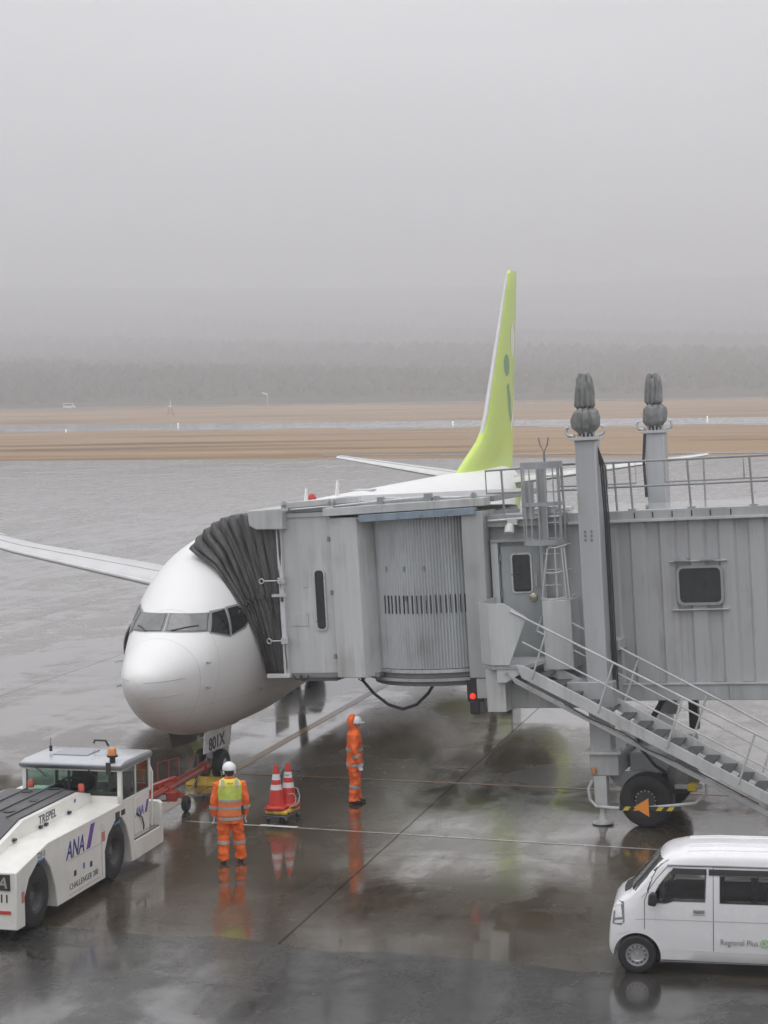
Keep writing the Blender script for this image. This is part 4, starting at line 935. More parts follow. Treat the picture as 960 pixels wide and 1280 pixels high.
while x_ < 10.9:
    z_ = zs(x_) - .07; b.bar((x_ - .02, -1.36, z_), (x_ - .02, -.52, z_ + .03), .25, .035); b.bar((x_ - .14, -1.36, z_ - .02), (x_ - .14, -.52, z_ + .01), .02, .06); x_ += .305
P_('stair_treads', b, tread_m, .004)
b = MB(); b.prism([(5.4, zs(5.4) - .26), (11.0, zs(11.0) - .26), (11.0, zs(11.0) - .30), (5.4, zs(5.4) - .30)], 'y', -.95, -.90); b.tube([(6.1, -1.43, zs(6.1) - .26), (6.5, -1.43, zs(6.5) - .30), (7.2, -1.43, zs(7.2) - .24), (7.6, -1.43, zs(7.6) - .32), (8.4, -1.43, zs(8.4) - .25), (9.6, -1.43, zs(9.6) - .27)], .014, 6)
P_('stair_cable', b, black, 0)
b = MB(); nx = .36
for x_ in (5.5, 6.72, 7.97, 9.24, 10.5): b.tube([(x_, -1.43, zs(x_) - .1), (x_ + .34, -1.43, zs(x_) + .80)], .020, 7)
b.tube([(5.16, -1.43, 1.30), (5.83, -1.43, .95), (11.3, -1.43, zs(10.96) + .83)], .022, 7); b.tube([(5.35, -1.43, .72), (11.2, -1.43, zs(11.2) + .46)], .018, 7)
P_('handrail', b, grey_l, 0)
b = MB()
for x_ in (5.73, 6.98, 8.25, 9.5, 10.7): b.tube([(x_, -.47, zs(x_) + .0), (x_ + .32, -.47, zs(x_) + .86)], .020, 7)
b.tube([(5.37, -.47, .80), (5.55, -.47, 1.24), (11.3, -.47, zs(11.0) + .84)], .022, 7); b.tube([(5.37, -.47, .82), (11.2, -.47, zs(11.2) + .50)], .018, 7)
P_('handrail', b, grey_l, 0)
b = MB(); b.box(10.9, 11.3, -1.5, -.4, -2.98, -2.85); P_('stair_foot', b, grey, .01)
for x_ in (5.0, 5.25): MB().lathe([(0, 0), (.03, 0), (.03, .02), (0, .02)], (x_, -1.37, .12), (0, -1, 0), 10).build('pivot_bolt', galv, st)
for i in range(14):
    x_ = 5.5 + i * .42; MB().lathe([(0, 0), (.014, 0), (.014, .015), (0, .015)], (x_, -1.402, zs(x_) - .30), (0, -1, 0), 6).build('rivet', grey_d, st)
# far end of the tunnel: a second undercarriage-free pier holds the terminal side
P_('terminal_pier', MB().box(15.5, 16.3, .8, 2.4, -3.2, -.5), grey, .02)

# ------------------------------------------------------------------ the white kei van
VA = R(11); V_M = Matrix(((math.cos(VA), math.sin(VA), 0, 3.41), (-math.sin(VA), math.cos(VA), 0, 26.56), (0, 0, 1, .005), (0, 0, 0, 1)))
van = thing('small_van', 'white one-box van with Regional Plus lettering parked in the foreground at right', 'van', M=V_M)
def van_body():
    ZT = [(-.40, .50), (-.385, .66), (-.36, .82), (-.33, .93), (-.27, 1.01), (-.18, 1.075), (-.10, 1.12), (.30, 1.585), (.37, 1.645), (.46, 1.69), (.65, 1.735), (1.1, 1.76), (2.45, 1.76), (2.62, 1.72), (2.74, 1.5), (2.79, .9), (2.80, .5)]
    ZB = [(-.40, .34), (-.36, .24), (-.25, .19), (0, .17), (2.6, .17), (2.8, .3)]
    HW = [(-.40, .50), (-.385, .57), (-.36, .61), (-.33, .63), (-.25, .655), (-.1, .675), (.3, .685), (2.5, .685), (2.7, .665), (2.8, .55)]
    FR = [(0, .90), (.03, .965), (.12, .995), (.25, 1), (.40, 1.0), (.52, .992), (.62, .975), (.72, .952), (.80, .93), (.85, .905), (.865, .895), (.885, .89), (.92, .86), (.955, .78), (.978, .62), (.992, .38), (1, 0)]
    xs = sorted(set([p[0] for p in ZT] + [-.3, -.22, -.14, 0, .1, .2, .25, .34, .41, .55, .8, 1.0, 1.4, 1.8, 2.2, 2.5, 2.68, 2.77])); rings = []
    for x in xs:
        zt, zb, hw = itpl(ZT, x), itpl(ZB, x), itpl(HW, x); r_ = []
        half = [(hw * f, zb + (zt - zb) * a) for a, f in FR]
        for y, z in half: r_.append((x, -y, z))
        for y, z in reversed(half[:-1]): r_.append((x, y, z))
        rings.append([(p[0], p[1] + .685, p[2]) for p in r_])
    return MB().loft(rings)
vb_ = van_body().build('body', white_v, van, ang=40)
cs = []
for x_ in (0, 2.26):
    for y0, y1 in ((-.1, .26), (1.11, 1.5)):
        c = MB().lathe([(0, 0), (.325, 0), (.325, y1 - y0), (0, y1 - y0)], (x_, y0, .25), (0, 1, 0), 40).build('c', None); c.matrix_world = V_M; cs.append(c)
bpy.context.view_layer.update(); cut(vb_, cs)
vbv = BVHTree.FromPolygons([v_.co.copy() for v_ in vb_.data.vertices], [tuple(p.vertices) for p in vb_.data.polygons])
CABW = []
def vd(name, poly, m_, side=0, off=.005, par=None, plane='xz', cuts=2):
    if plane == 'xz': return decal(name, poly, 'xz', (0, 1 if side == 0 else -1, 0), -1 if side == 0 else 2.4, vbv, off, m_, par or van, cuts)
    return decal(name, poly, 'yz', (1, 0, 0), -2, vbv, off, m_, par or van, cuts)
def clear_glass(name, tint, coat):
    m = bpy.data.materials.new(name); m.use_nodes = True; q = m.node_tree.nodes['Principled BSDF']
    q.inputs['Base Color'].default_value = (*tint, 1); q.inputs['Roughness'].default_value = .03; q.inputs['Transmission Weight'].default_value = 1; q.inputs['IOR'].default_value = 1.02
    q.inputs['Coat Weight'].default_value = coat; q.inputs['Coat IOR'].default_value = 1.5; return m
vgl = clear_glass('van_door_glass', (.72, .76, .75), 1); vgl2 = clear_glass('van_rear_glass', (.42, .43, .43), 1)
line_m = mat('panel_gap_or_crease', (.06, .06, .065), .6)
def seam_or_crease(pts, w, side=0, m_=None):
    b = []
    P = [Vector(p) for p in pts]; Lf, Rt = [], []
    for i, p in enumerate(P):
        t = (P[min(i + 1, len(P) - 1)] - P[max(i - 1, 0)]).normalized(); n = Vector((-t.y, t.x)) * w / 2; Lf.append(tuple(p + n)); Rt.append(tuple(p - n))
    for i in range(len(P) - 1):
        vd('panel_gap_or_crease', [Lf[i], Lf[i + 1], Rt[i + 1], Rt[i]], m_ or line_m, side, .003, vb_, cuts=2)
for sd in (0, 1):
    dg_ = [(.20, 1.0), (.235, 1.12), (.30, 1.25), (.44, 1.43), (.50, 1.475), (.955, 1.475), (.955, 1.40), (.94, 1.40), (.937, 1.035), (.50, 1.035), (.45, 1.015), (.40, 1.0)]
    g_ = vd('door_window', dg_, vgl, sd)
    vd('sliding_door_window', [(1.13, 1.025), (1.97, 1.025), (1.97, 1.40), (1.13, 1.40)], vgl2, sd)
    vd('quarter_window', [(2.06, 1.03), (2.60, 1.03), (2.56, 1.44), (2.06, 1.44)], vgl2, sd)
    vd('rain_visor', [(.46, 1.41), (.50, 1.485), (.955, 1.485), (.955, 1.405)], black, sd, .012); vd('rain_visor', [(.985, 1.405), (.985, 1.485), (1.99, 1.485), (1.99, 1.405)], black, sd, .012)
    seam_or_crease([(.105, .50), (.105, 1.03), (.16, 1.17), (.27, 1.33), (.42, 1.50), (.50, 1.515)], .009, sd); seam_or_crease([(.50, 1.515), (1.045, 1.515), (1.045, .9), (1.045, .20)], .009, sd)
    seam_or_crease([(1.045, 1.515), (2.02, 1.515), (2.02, .2)], .009, sd); seam_or_crease([(.36, .20), (1.045, .195), (2.02, .19)], .008, sd)
    seam_or_crease([(-.30, .53), (-.2, .56), (-.1, .6)], .004, sd, mat('soft_gap', (.4, .4, .4), .5)); seam_or_crease([(-.02, .76), (.12, .775), (1.0, .775), (2.6, .775)], .010, sd, mat('crease_shade', (.5, .5, .51), .4))  # bumper gap, then the body crease's shade painted as a grey strip
    seam_or_crease([(.30, .37), (1.0, .35), (2.6, .34)], .012, sd, mat('crease_light', (.86, .86, .86), .25))  # highlight along the lower crease, painted as a pale strip
    vd('head_lamp', [(-.34, .68), (-.31, .98), (-.18, .985), (-.17, .72), (-.22, .67)], mat('lamp_housing', (.22, .22, .23), .12, spec=.9, dirt=.5, dscale=14), sd, .006)
    vd('lamp_reflector', [(-.30, .76), (-.29, .93), (-.22, .95), (-.20, .78)], chrome, sd, .010); vd('lamp_reflector', [(-.31, .69), (-.30, .73), (-.19, .75), (-.19, .70)], chrome, sd, .010)
    vd('tail_lamp', [(2.66, .8), (2.74, .8), (2.74, 1.1), (2.66, 1.1)], red_s, sd, .006)
    ys = -.012 if sd == 0 else 1.38
    h_ = MB().box(.775, .925, ys - .01, ys + .02, .885, .935).build('door_handle', mat('handle_chrome', (.35, .35, .36), .25, metal=.6), van, .008)
    MB().box(.76, .94, ys + .006, ys + .02, .855, .865).build('handle_recess_shade', mat('crease_shade', (.5, .5, .51), .4), h_)  # no hollow here: the recess's shade is put into a grey strip
vd('windscreen', [(.045, 1.135), (1.325, 1.135), (1.25, 1.585), (.12, 1.585)], mat('van_windscreen', (.03, .034, .036), .08, spec=.7, dirt=.4), plane='yz', cuts=4)
vd('cowl', [(.05, 1.06), (1.32, 1.06), (1.32, 1.14), (.05, 1.14)], black, plane='yz')
vd('grille', [(.3, .62), (1.07, .62), (1.07, .7), (.3, .7)], black, plane='yz'); vd('bumper_opening', [(.25, .32), (1.12, .32), (1.08, .44), (.29, .44)], black, plane='yz')
MB().prism([(.16, 1.01), (.26, .99), (.29, 1.05), (.28, 1.16), (.22, 1.19), (.17, 1.14)], 'y', -.17, -.07).build('door_mirror', black, van, .02)
MB().bar((.24, -.1, 1.04), (.28, .01, 1.04), .05, .05).build('mirror_stalk', black, van)
MB().tube([(-.02, .3, 1.17), (.10, .62, 1.315)], .01, 6).build('wiper', black, van); MB().tube([(-.02, .75, 1.17), (.08, 1.05, 1.29)], .01, 6).build('wiper', black, van)
b = MB()
for y_ in (.22, .36, .50, .87, 1.01, 1.15):
    pts = []
    for x_ in arc(18, .70, 2.45):
        h, n, _, _ = vbv.ray_cast(Vector((x_, y_, 3)), Vector((0, 0, -1))); pts.append(h + Vector((0, 0, -.004)))
    MB().tube(pts, .013, 6).build('roof_rib', white_v, van)
for s_ in (0, 1):
    y_ = .055 if s_ == 0 else 1.315
    MB().tube([(.42, y_ - .0, 1.53), (1.2, y_ - .01, 1.54), (2.6, y_, 1.53)], .012, 6).build('roof_gutter', mat('crease_shade', (.5, .5, .51), .4), van)
for x_ in (0, 2.26):
    for y_, s_ in ((.075, -1), (1.295, 1)):
        w_ = MB().lathe([(.15, -.07), (.19, -.078), (.245, -.07), (.268, -.045), (.268, .045), (.245, .07), (.19, .078), (.15, .07)], (x_, y_, .268), (0, 1, 0), 40).build('wheel', rubber, van)
        MB().lathe([(.0, .055 * s_), (.035, .055 * s_), (.04, .03 * s_), (.085, .035 * s_), (.10, .05 * s_), (.135, .045 * s_), (.148, .074 * s_), (.158, .076 * s_), (.158, -.05 * s_), (.0, -.05 * s_)], (x_, y_, .268), (0, 1, 0), 36).build('rim', mat('steel_rim', (.42, .42, .43), .32, metal=.5, dirt=.2, dscale=12), w_)
        b = MB()
        for k in range(12):
            a = 2 * PI * k / 12; b.lathe([(0, 0), (.013, 0), (.013, .004), (0, .004)], (x_ + .118 * math.cos(a), y_ + .053 * s_, .268 + .118 * math.sin(a)), (0, s_, 0), 8)
        b.build('rim_pattern', black, w_)
b = MB(); b.box(-.2, 2.7, .25, 1.15, .14, .4); b.build('underbody', black, van)
# hollow the cabin and open the side windows, then furnish it
cs = [MB().box(.50, 2.6, .13, 1.24, .55, 1.46).build('c', None), MB().prism([(.24, .80), (.52, .80), (.52, 1.5), (.46, 1.47), (.30, 1.22)], 'y', .132, 1.238).build('c', None)]
for pl in ([(.21, 1.006), (.245, 1.12), (.31, 1.25), (.45, 1.425), (.505, 1.465), (.945, 1.465), (.945, 1.40), (.93, 1.40), (.927, 1.045), (.50, 1.045), (.45, 1.025), (.40, 1.01)],
           [(1.14, 1.035), (1.96, 1.035), (1.96, 1.39), (1.14, 1.39)], [(2.07, 1.04), (2.58, 1.04), (2.54, 1.42), (2.07, 1.42)]):
    cs.append(MB().prism(pl, 'y', -.2, .3).build('c', None)); cs.append(MB().prism(pl, 'y', 1.1, 1.6).build('c', None))
for c in cs: c.matrix_world = V_M
bpy.context.view_layer.update(); cut(vb_, cs)
cab_in = mat('van_interior', (.16, .16, .155), .8); vb_.data.materials.append(cab_in)
for p in vb_.data.polygons:
    c = p.center
    if .23 < c.x < 2.605 and .125 < c.y < 1.245 and .54 < c.z < 1.475: p.material_index = 1
seat_m = mat('van_seat', (.07, .07, .075), .9)
for y_ in (.14, .74):
    b = MB(); b.box(.62, 1.05, y_, y_ + .48, .58, .80); s_ = b.build('seat', seat_m, van, .04)
    MB().prism([(.98, .78), (1.10, .78), (1.19, 1.25), (1.10, 1.27)], 'y', y_ + .02, y_ + .46).build('backrest', seat_m, s_, .03); MB().box(1.13, 1.20, y_ + .12, y_ + .36, 1.27, 1.42).build('headrest', seat_m, s_, .03)
MB().box(1.55, 1.65, .15, 1.2, .6, 1.22).build('bench_back', seat_m, van, .04); MB().box(1.75, 2.5, .2, .9, .57, 1.08).build('cargo_crate', mat('crate_grey', (.25, .26, .27), .7), van, .01)
sw = MB(); sw.tube([(.44 + .07 * math.sin(t), .98 + .17 * math.cos(t), 1.10 + .155 * math.sin(t)) for t in arc(24, 0, 2 * PI)], .013, 6); sw.tube([(.44, .98, 1.10), (.30, .98, 1.0)], .025, 6); sw.tube([(.44, .82, 1.10), (.44, 1.14, 1.10)], .012, 5); sw.build('steering_wheel', black, van)
MB().box(.26, .36, .1, 1.27, .82, 1.05).build('dashboard', black, van, .03)
tb_ = text('lettering', 'Regional Plus', .115, axes((1.135, -.0125, .455), (1, 0, 0), (0, 0, 1)), inkg, van, sx=.84, bold=-.0012)
b = frame_mb([(1.735 + .058 * math.cos(t), .49 + .058 * math.sin(t)) for t in arc(29, 0, 2 * PI)[:-1]], [(1.735 + .048 * math.cos(t), .49 + .048 * math.sin(t)) for t in arc(29, 0, 2 * PI)[:-1]], 'y', -.014, -.0115); b.build('round_emblem', mat('emblem_green', (.25, .5, .12), .4), van)
b = frame_mb([(1.84 + .058 * math.cos(t), .49 + .058 * math.sin(t)) for t in arc(29, 0, 2 * PI)[:-1]], [(1.84 + .048 * math.cos(t), .49 + .048 * math.sin(t)) for t in arc(29, 0, 2 * PI)[:-1]], 'y', -.0142, -.0117); b.build('round_emblem', mat('emblem_blue', (.12, .42, .55), .4), van)
text('emblem_letter', 'R', .085, axes((1.706, -.0125, .462), (1, 0, 0), (0, 0, 1)), mat('emblem_green', (.25, .5, .12), .4), van)

# ------------------------------------------------------------------ the tow tug
TA = R(75); TO = Vector((-5.36, 29.34, .005))
ts, tt = Vector((math.cos(TA), math.sin(TA), 0)), Vector((-math.sin(TA), math.cos(TA), 0))
T_M = Matrix(((ts.x, tt.x, 0, TO.x), (ts.y, tt.y, 0, TO.y), (0, 0, 1, TO.z), (0, 0, 0, 1)))
tug = thing('tow_tractor', 'white aircraft tow tractor with blue lettering, coupled toward the nose wheel', 'tow tractor', M=T_M)
Q_ = lambda name, mb, m=white_t, bevel=.012, par=None, **k: mb.build(name, m, par or tug, bevel, **k)
TW = 2.4
hull = MB().prism([(-.76, .18), (3.83, .17), (3.83, 1.26), (.38, 1.26), (-.06, 1.18), (-.76, 1.05)], 'y', 0, TW).build('hull', white_t, tug)
cs = []
for x_ in (0.02, 3.06):
    for y0, y1 in ((-.2, .55), (TW - .55, TW + .2)):
        c = MB().prism([(x_ - .50, -.2), (x_ - .50, .62), (x_ - .34, .86), (x_ - .02, 1.04), (x_ + .22, 1.04), (x_ + .42, .86), (x_ + .60, .50), (x_ + .70, -.2)], 'y', y0, y1).build('c', None); c.matrix_world = T_M; cs.append(c)
bpy.context.view_layer.update(); cut(hull, cs)
bv = hull.modifiers.new('bevel', 'BEVEL'); bv.width = .015; bv.segments = 2; bv.limit_method = 'ANGLE'; bv.angle_limit = R(40)
for x_ in (0.02, 3.07):
    for y_, s_ in ((.22, -1), (TW - .22, 1)):
        w_ = MB().lathe([(.22, -.16), (.34, -.19), (.46, -.16), (.50, -.09), (.50, .09), (.46, .16), (.34, .19), (.22, .16)], (x_, y_, .50), (0, 1, 0), 44).build('wheel', rubber, tug)
        MB().lathe([(0, .10 * s_), (.07, .10 * s_), (.09, .06 * s_), (.20, .04 * s_), (.22, .15 * s_), (.25, .17 * s_), (.25, -.1 * s_), (0, -.1 * s_)], (x_, y_, .50), (0, 1, 0), 32).build('rim', mat('rim_dark', (.12, .12, .12), .45, dirt=.3), w_)
# engine hood with the black mesh top
Q_('hood_side', MB().prism([(-.55, 1.12), (-.16, 1.31), (.68, 1.52), (2.80, 1.53), (3.28, 1.42), (3.28, 1.20), (-.1, 1.1)], 'y', .55, .63), bevel=.01)
Q_('hood_side', MB().prism([(-.55, 1.12), (-.16, 1.31), (.68, 1.52), (2.80, 1.53), (3.28, 1.42), (3.28, 1.20), (-.1, 1.1)], 'y', 1.83, 1.91), bevel=.01)
def mesh_mat():
    m = mat('hood_mesh', (.045, .046, .048), .45, dirt=.3, dscale=8); t = m.node_tree; bs = t.nodes['Principled BSDF']
    co = t.nodes.new('ShaderNodeTexCoord'); br_ = t.nodes.new('ShaderNodeTexBrick'); br_.inputs['Scale'].default_value = 9; br_.inputs['Mortar Size'].default_value = .07
    br_.inputs['Color1'].default_value = (.02, .02, .02, 1); br_.inputs['Color2'].default_value = (.03, .03, .03, 1); br_.inputs['Mortar'].default_value = (.11, .11, .115, 1)
    t.links.new(co.outputs['Object'], br_.inputs['Vector']); t.links.new(br_.outputs['Color'], bs.inputs['Base Color']); return m
Q_('hood_mesh', MB().prism([(-.70, 1.08), (-.16, 1.33), (.68, 1.545), (2.80, 1.555), (3.26, 1.44), (3.26, 1.2), (-.5, 1.06)], 'y', .63, 1.83), mesh_mat(), .004)
for s_, t_x in ((1.1, 1.0), (1.95, .95), (1.4, 1.6), (2.6, 1.4)): Q_('hood_port', MB().lathe([(0, 0), (.10, 0), (.10, .012), (0, .012)], (s_, t_x, 1.552), (0, 0, 1), 20), black, 0)
for y_ in (.84, 1.16, 1.5): Q_('mesh_rib', MB().bar((.68, y_, 1.562), (2.8, y_, 1.568), .03, .015), mat('rib_grey', (.10, .10, .105), .5), 0)
for s_ in (.3, 1.25, 1.45, 2.35): Q_('hood_latch', MB().box(s_ - .04, s_ + .04, .50, .55, 1.27, 1.31), black, .006)
Q_('front_end_plate', MB().box(-.775, -.76, .10, .62, .78, 1.02), mat('sign_dark', (.05, .035, .035), .4), 0)
text('lettering', 'ANA', .23, axes((-.777, .66, .82), (0, -1, 0), (0, 0, 1)), mat('sign_pale', (.45, .42, .40), .5), tug, shear=.25, sx=1.05, bold=.004)
text('fleet_number', 'T2111', .17, axes((-.764, .56, .60), (0, -1, 0), (0, 0, 1)), ink, tug, bold=.003)
Q_('red_reflector', MB().box(-.772, -.76, .10, .32, .42, .47), red_s, 0); Q_('red_reflector', MB().box(-.772, -.76, 2.05, 2.27, .42, .47), red_s, 0)
Q_('tow_eye', MB().box(-.86, -.74, 1.0, 1.4, .35, .55), black, .01)
# cab
gw = [(3.30, 1.26), (4.60, 1.26), (4.60, 1.86), (3.30, 1.86)]
Q_('cab_roof', MB().prism([(3.21, 1.88), (3.26, 1.84), (4.60, 1.84), (4.63, 1.88), (4.61, 1.945), (4.5, 1.965), (3.42, 1.965), (3.23, 1.935)], 'y', -.03, 1.82), mat('cab_roof_grey', (.47, .49, .51), .3, coat=.7, dirt=.15, dscale=1.5), .02)
Q_('roof_edge', MB().prism([(3.19, 1.885), (3.25, 1.83), (4.62, 1.83), (4.65, 1.885), (4.64, 1.915), (3.195, 1.915)], 'y', -.04, 1.83), mat('roof_edge_grey', (.19, .205, .22), .4, dirt=.15), .015)
Q_('roof_hatch', MB().box(3.75, 4.3, .80, 1.45, 1.965, 1.985), mat('cab_roof_grey2', (.30, .32, .35), .3, coat=.5), .01)
b = MB()
for s_ in (3.28, 4.54):
    for t_x in (-.005, 1.735): b.box(s_, s_ + .075, t_x, t_x + .07, 1.24, 1.86)
b.box(3.28, 3.34, 0, 1.8, 1.24, 1.38); b.box(3.28, 3.34, 0, 1.8, 1.80, 1.86); b.box(4.55, 4.61, 0, 1.8, 1.24, 1.36); b.box(4.55, 4.61, 0, 1.8, 1.8, 1.86)
for t_x in (0, 1.74): b.box(3.34, 4.56, t_x, t_x + .06, 1.24, 1.30); b.box(3.34, 4.56, t_x, t_x + .06, 1.80, 1.86)
b.box(3.93, 3.96, -.002, .03, 1.3, 1.8); Q_('cab_frame', b, bevel=.006)
# the cab glass is clear, with the seat and wheel inside
gl = bpy.data.materials.new('clear_green_glass'); gl.use_nodes = True; t_n = gl.node_tree; g_b = t_n.nodes['Principled BSDF']
g_b.inputs['Base Color'].default_value = (.62, .78, .70, 1); g_b.inputs['Roughness'].default_value = .03; g_b.inputs['Transmission Weight'].default_value = 1; g_b.inputs['IOR'].default_value = 1.08; g_b.inputs['Specular IOR Level'].default_value = .9
g_b.inputs['Coat Weight'].default_value = .7
Q_('windscreen', MB().box(3.295, 3.305, .06, .93, 1.38, 1.80), gl, 0); Q_('windscreen', MB().box(3.295, 3.305, .97, 1.74, 1.38, 1.80), gl, 0)
Q_('windscreen_pillar', MB().box(3.285, 3.315, .93, .97, 1.38, 1.80), black, 0)
for t_x in (.02, 1.775): Q_('side_window', MB().box(3.36, 4.54, t_x, t_x + .008, 1.30, 1.80), gl, 0)
Q_('rear_window', MB().box(4.575, 4.583, .07, 1.73, 1.36, 1.80), gl, 0)
Q_('dashboard', MB().box(3.34, 3.5, .1, 1.7, 1.24, 1.42), black, .02)
b = MB(); b.tube([(3.66 + .05 * math.cos(t), 1.08 + .17 * math.cos(t), 1.53 + .06 * math.sin(t)) if False else (3.66 + .10 * math.sin(t), 1.08 + .17 * math.cos(t), 1.53 + .05 * math.sin(t)) for t in arc(20, 0, 2 * PI)], .014, 6); b.tube([(3.66, 1.08, 1.53), (3.5, 1.08, 1.35)], .03, 6)
b.tube([(3.62, .92, 1.5), (3.68, 1.24, 1.54)], .012, 5); Q_('steering_wheel', b, black, 0)
Q_('driver_seat', MB().prism([(3.85, 1.24), (4.25, 1.24), (4.36, 1.78), (4.24, 1.8), (4.14, 1.4), (3.85, 1.38)], 'y', .85, 1.3), mat('seat_cloth', (.05, .055, .06), .8), .03)
Q_('driver_seat', MB().prism([(3.85, 1.24), (4.25, 1.24), (4.33, 1.6), (4.22, 1.62), (4.14, 1.36), (3.85, 1.34)], 'y', .2, .62), mat('seat_cloth2', (.12, .05, .04), .8), .03)
for t_x in (.3, 1.25): Q_('wiper', MB().tube([(3.27, t_x + .3, 1.84), (3.27, t_x + .1, 1.68)], .01, 5), black, 0)
Q_('wiper_hose', MB().tube([(3.22, 1.45, 1.44), (3.18, 1.2, 1.50), (3.2, .9, 1.46), (3.2, .7, 1.44)], .02, 6), black, 0)
for t_x, s_ in ((1.62, 3.22), (.62, 3.05)): Q_('red_lamp', MB().lathe([(0, 0), (.055, 0), (.055, .10), (.04, .13), (0, .13)], (s_, t_x, 1.50), (0, 0, 1), 14), mat('lens_red', (.55, .06, .03), .2, coat=1), 0)
bc = Q_('beacon', MB().lathe([(0, 0), (.075, 0), (.07, .09), (.05, .12), (0, .13)], (3.33, .16, 2.08), (0, 0, 1), 18), amber, 0)
Q_('beacon_base', MB().lathe([(.05, -.20), (.05, -.02), (.095, .0), (.095, .03), (0, .03)], (3.33, .16, 2.05), (0, 0, 1), 18), black, 0, bc); MB().box(3.13, 3.16, .12, .20, 1.78, 1.98).build('bracket', black, bc)
b = MB(); b.tube([(3.9, 1.55, 2.0), (3.9, 1.55, 2.10)], .03, 6); b.tube([(3.9, 1.55, 2.1), (3.9, 1.55, 2.24)], .006, 4); Q_('aerial', b, black, 0)
b = MB(); b.tube([(4.55, .75, 2.0), (4.5, .78, 2.10), (4.4, .95, 2.12), (4.5, 1.0, 2.06)], .02, 6); Q_('work_lamp', b, black, 0)
# lower cab, door, step, tail plate
Q_('cab_base', MB().box(3.83, 4.58, .03, TW, .52, 1.25), bevel=.012); Q_('cab_floor', MB().box(3.2, 4.58, .02, 1.8, 1.2, 1.255), bevel=0)
dd = Q_('cab_door', MB().box(3.86, 4.52, -.005, .028, .60, 1.24), bevel=.01); MB().tube([(3.95, -.02, .95), (4.12, -.03, .86), (4.22, -.02, .70), (4.22, -.01, .62)], .012, 6).build('door_seal', black, dd)
Q_('step_box', MB().prism([(3.83, .17), (5.18, .19), (5.18, .50), (3.83, .50)], 'y', 0, TW), bevel=.012); Q_('step_tread', MB().box(3.92, 5.08, .03, .5, .502, .515), mat('tread_grey', (.10, .10, .10), .6, bump=.5, bscale=60), 0)
for i in range(6): Q_('tread_bar', MB().box(3.94, 5.06, .06 + i * .07, .08 + i * .07, .515, .522), mat('tread_light', (.28, .28, .27), .5), 0)
Q_('tail_plate', MB().prism([(.0, .50), (.0, .90), (.05, .95), (.55, .95), (.55, .50)], 'x', 5.06, 5.18), bevel=.015); Q_('tail_body', MB().box(4.58, 5.18, .50, TW, .50, .98), bevel=.02)
b = MB(); b.tube([(4.63, -.0, .60), (4.63, -.03, 1.55), (4.63, .03, 1.70)], .016, 6); Q_('grab_rail', b, white_t, 0)
Q_('tail_hitch', MB().box(5.18, 5.34, 1.0, 1.4, .38, .66), black, .02)
# panel lines, vents, lettering on the near side
side = lambda name, x0, x1, z0, z1, m_, y=-.004: Q_(name, MB().box(x0, x1, y, -.0005, z0, z1), m_, 0)
gap = mat('tug_gap', (.25, .25, .24), .5)
for a in ((1.10, 2.35, .245, .25), (1.10, 2.40, .79, .795)): side('panel_gap_or_crease', *a, gap)
for x_ in (1.0, 2.42): side('panel_gap_or_crease', x_, x_ + .006, .24, .80, gap) if x_ > 2 else None
for x_ in (1.35, 1.98): side('vent', x_ - .045, x_ + .045, .50, .59, black)
side('vent', 3.02, 3.20, 1.03, 1.16, black); side('vent', 3.27, 3.44, 1.06, 1.15, black); side('blue_sticker', 2.95, 3.22, .96, 1.0, mat('sticker_blue', (.08, .2, .45), .4)); side('blue_sticker', -.02, .24, 1.03, 1.065, mat('sticker_blue', (.08, .2, .45), .4))
side('notice', 2.42, 2.56, .98, 1.10, mat('notice_white', (.7, .7, .68), .5)); side('red_sticker', 2.42, 2.56, .80, .96, mat('sticker_pink', (.60, .22, .2), .5))
side('notice', -.60, -.50, .72, .86, mat('notice_white', (.7, .7, .68), .5)); side('red_sticker', -.60, -.50, .55, .72, mat('sticker_pink', (.60, .22, .2), .5)); side('blue_sticker', 1.66, 1.73, .54, .63, mat('sticker_blue', (.08, .2, .45), .4))
Xs, Zs = (1, 0, 0), (0, 0, 1)
text('lettering', 'ANA', .40, axes((1.02, -.003, .82), Xs, Zs), navy, tug, shear=.28, sx=.82, bold=.004)
side('livery_mark', 1, 1.001, 1, 1.001, navy)
Q_('livery_mark', MB().prism([(1.80, .82), (1.96, .82), (2.16, 1.19), (2.00, 1.19)], 'y', -.004, -.001), purple, 0)
text('lettering', 'ANA', .23, axes((3.88, -.007, .90), Xs, Zs), navy, tug, shear=.28, sx=.74, bold=.003)
Q_('livery_mark', MB().prism([(4.30, .90), (4.40, .90), (4.50, 1.11), (4.40, 1.11)], 'y', -.0085, -.0055), purple, 0)
text('lettering', 'TREPEL', .19, axes((1.22, .547, 1.33), Xs, Zs), mat('letter_slate', (.10, .11, .14), .5), tug, sx=1.0, bold=.004, shear=.1, sp=1.1)
text('lettering', 'CHALLENGER 280', .135, axes((1.12, -.003, .32), Xs, Zs), mat('letter_slate', (.10, .11, .14), .5), tug, sx=1.05)
text('fleet_number', 'T2111', .135, axes((-.03, -.003, 1.085), Xs, Zs), ink, tug, sx=.85)
b = Q_('beacon', MB().lathe([(0, 0), (.075, 0), (.07, .09), (.05, .12), (0, .13)], (.9, 2.32, 1.50), (0, 0, 1), 18), amber, 0); MB().box(.84, .96, 2.26, 2.38, 1.26, 1.5).build('beacon_post', white_t, b)
Q_('blue_tick', MB().lathe([(0, 0), (.035, 0), (.035, .004), (0, .004)], (2.62, .545, 1.43), (0, -1, 0), 14), mat('sticker_blue', (.08, .2, .45), .4), 0)

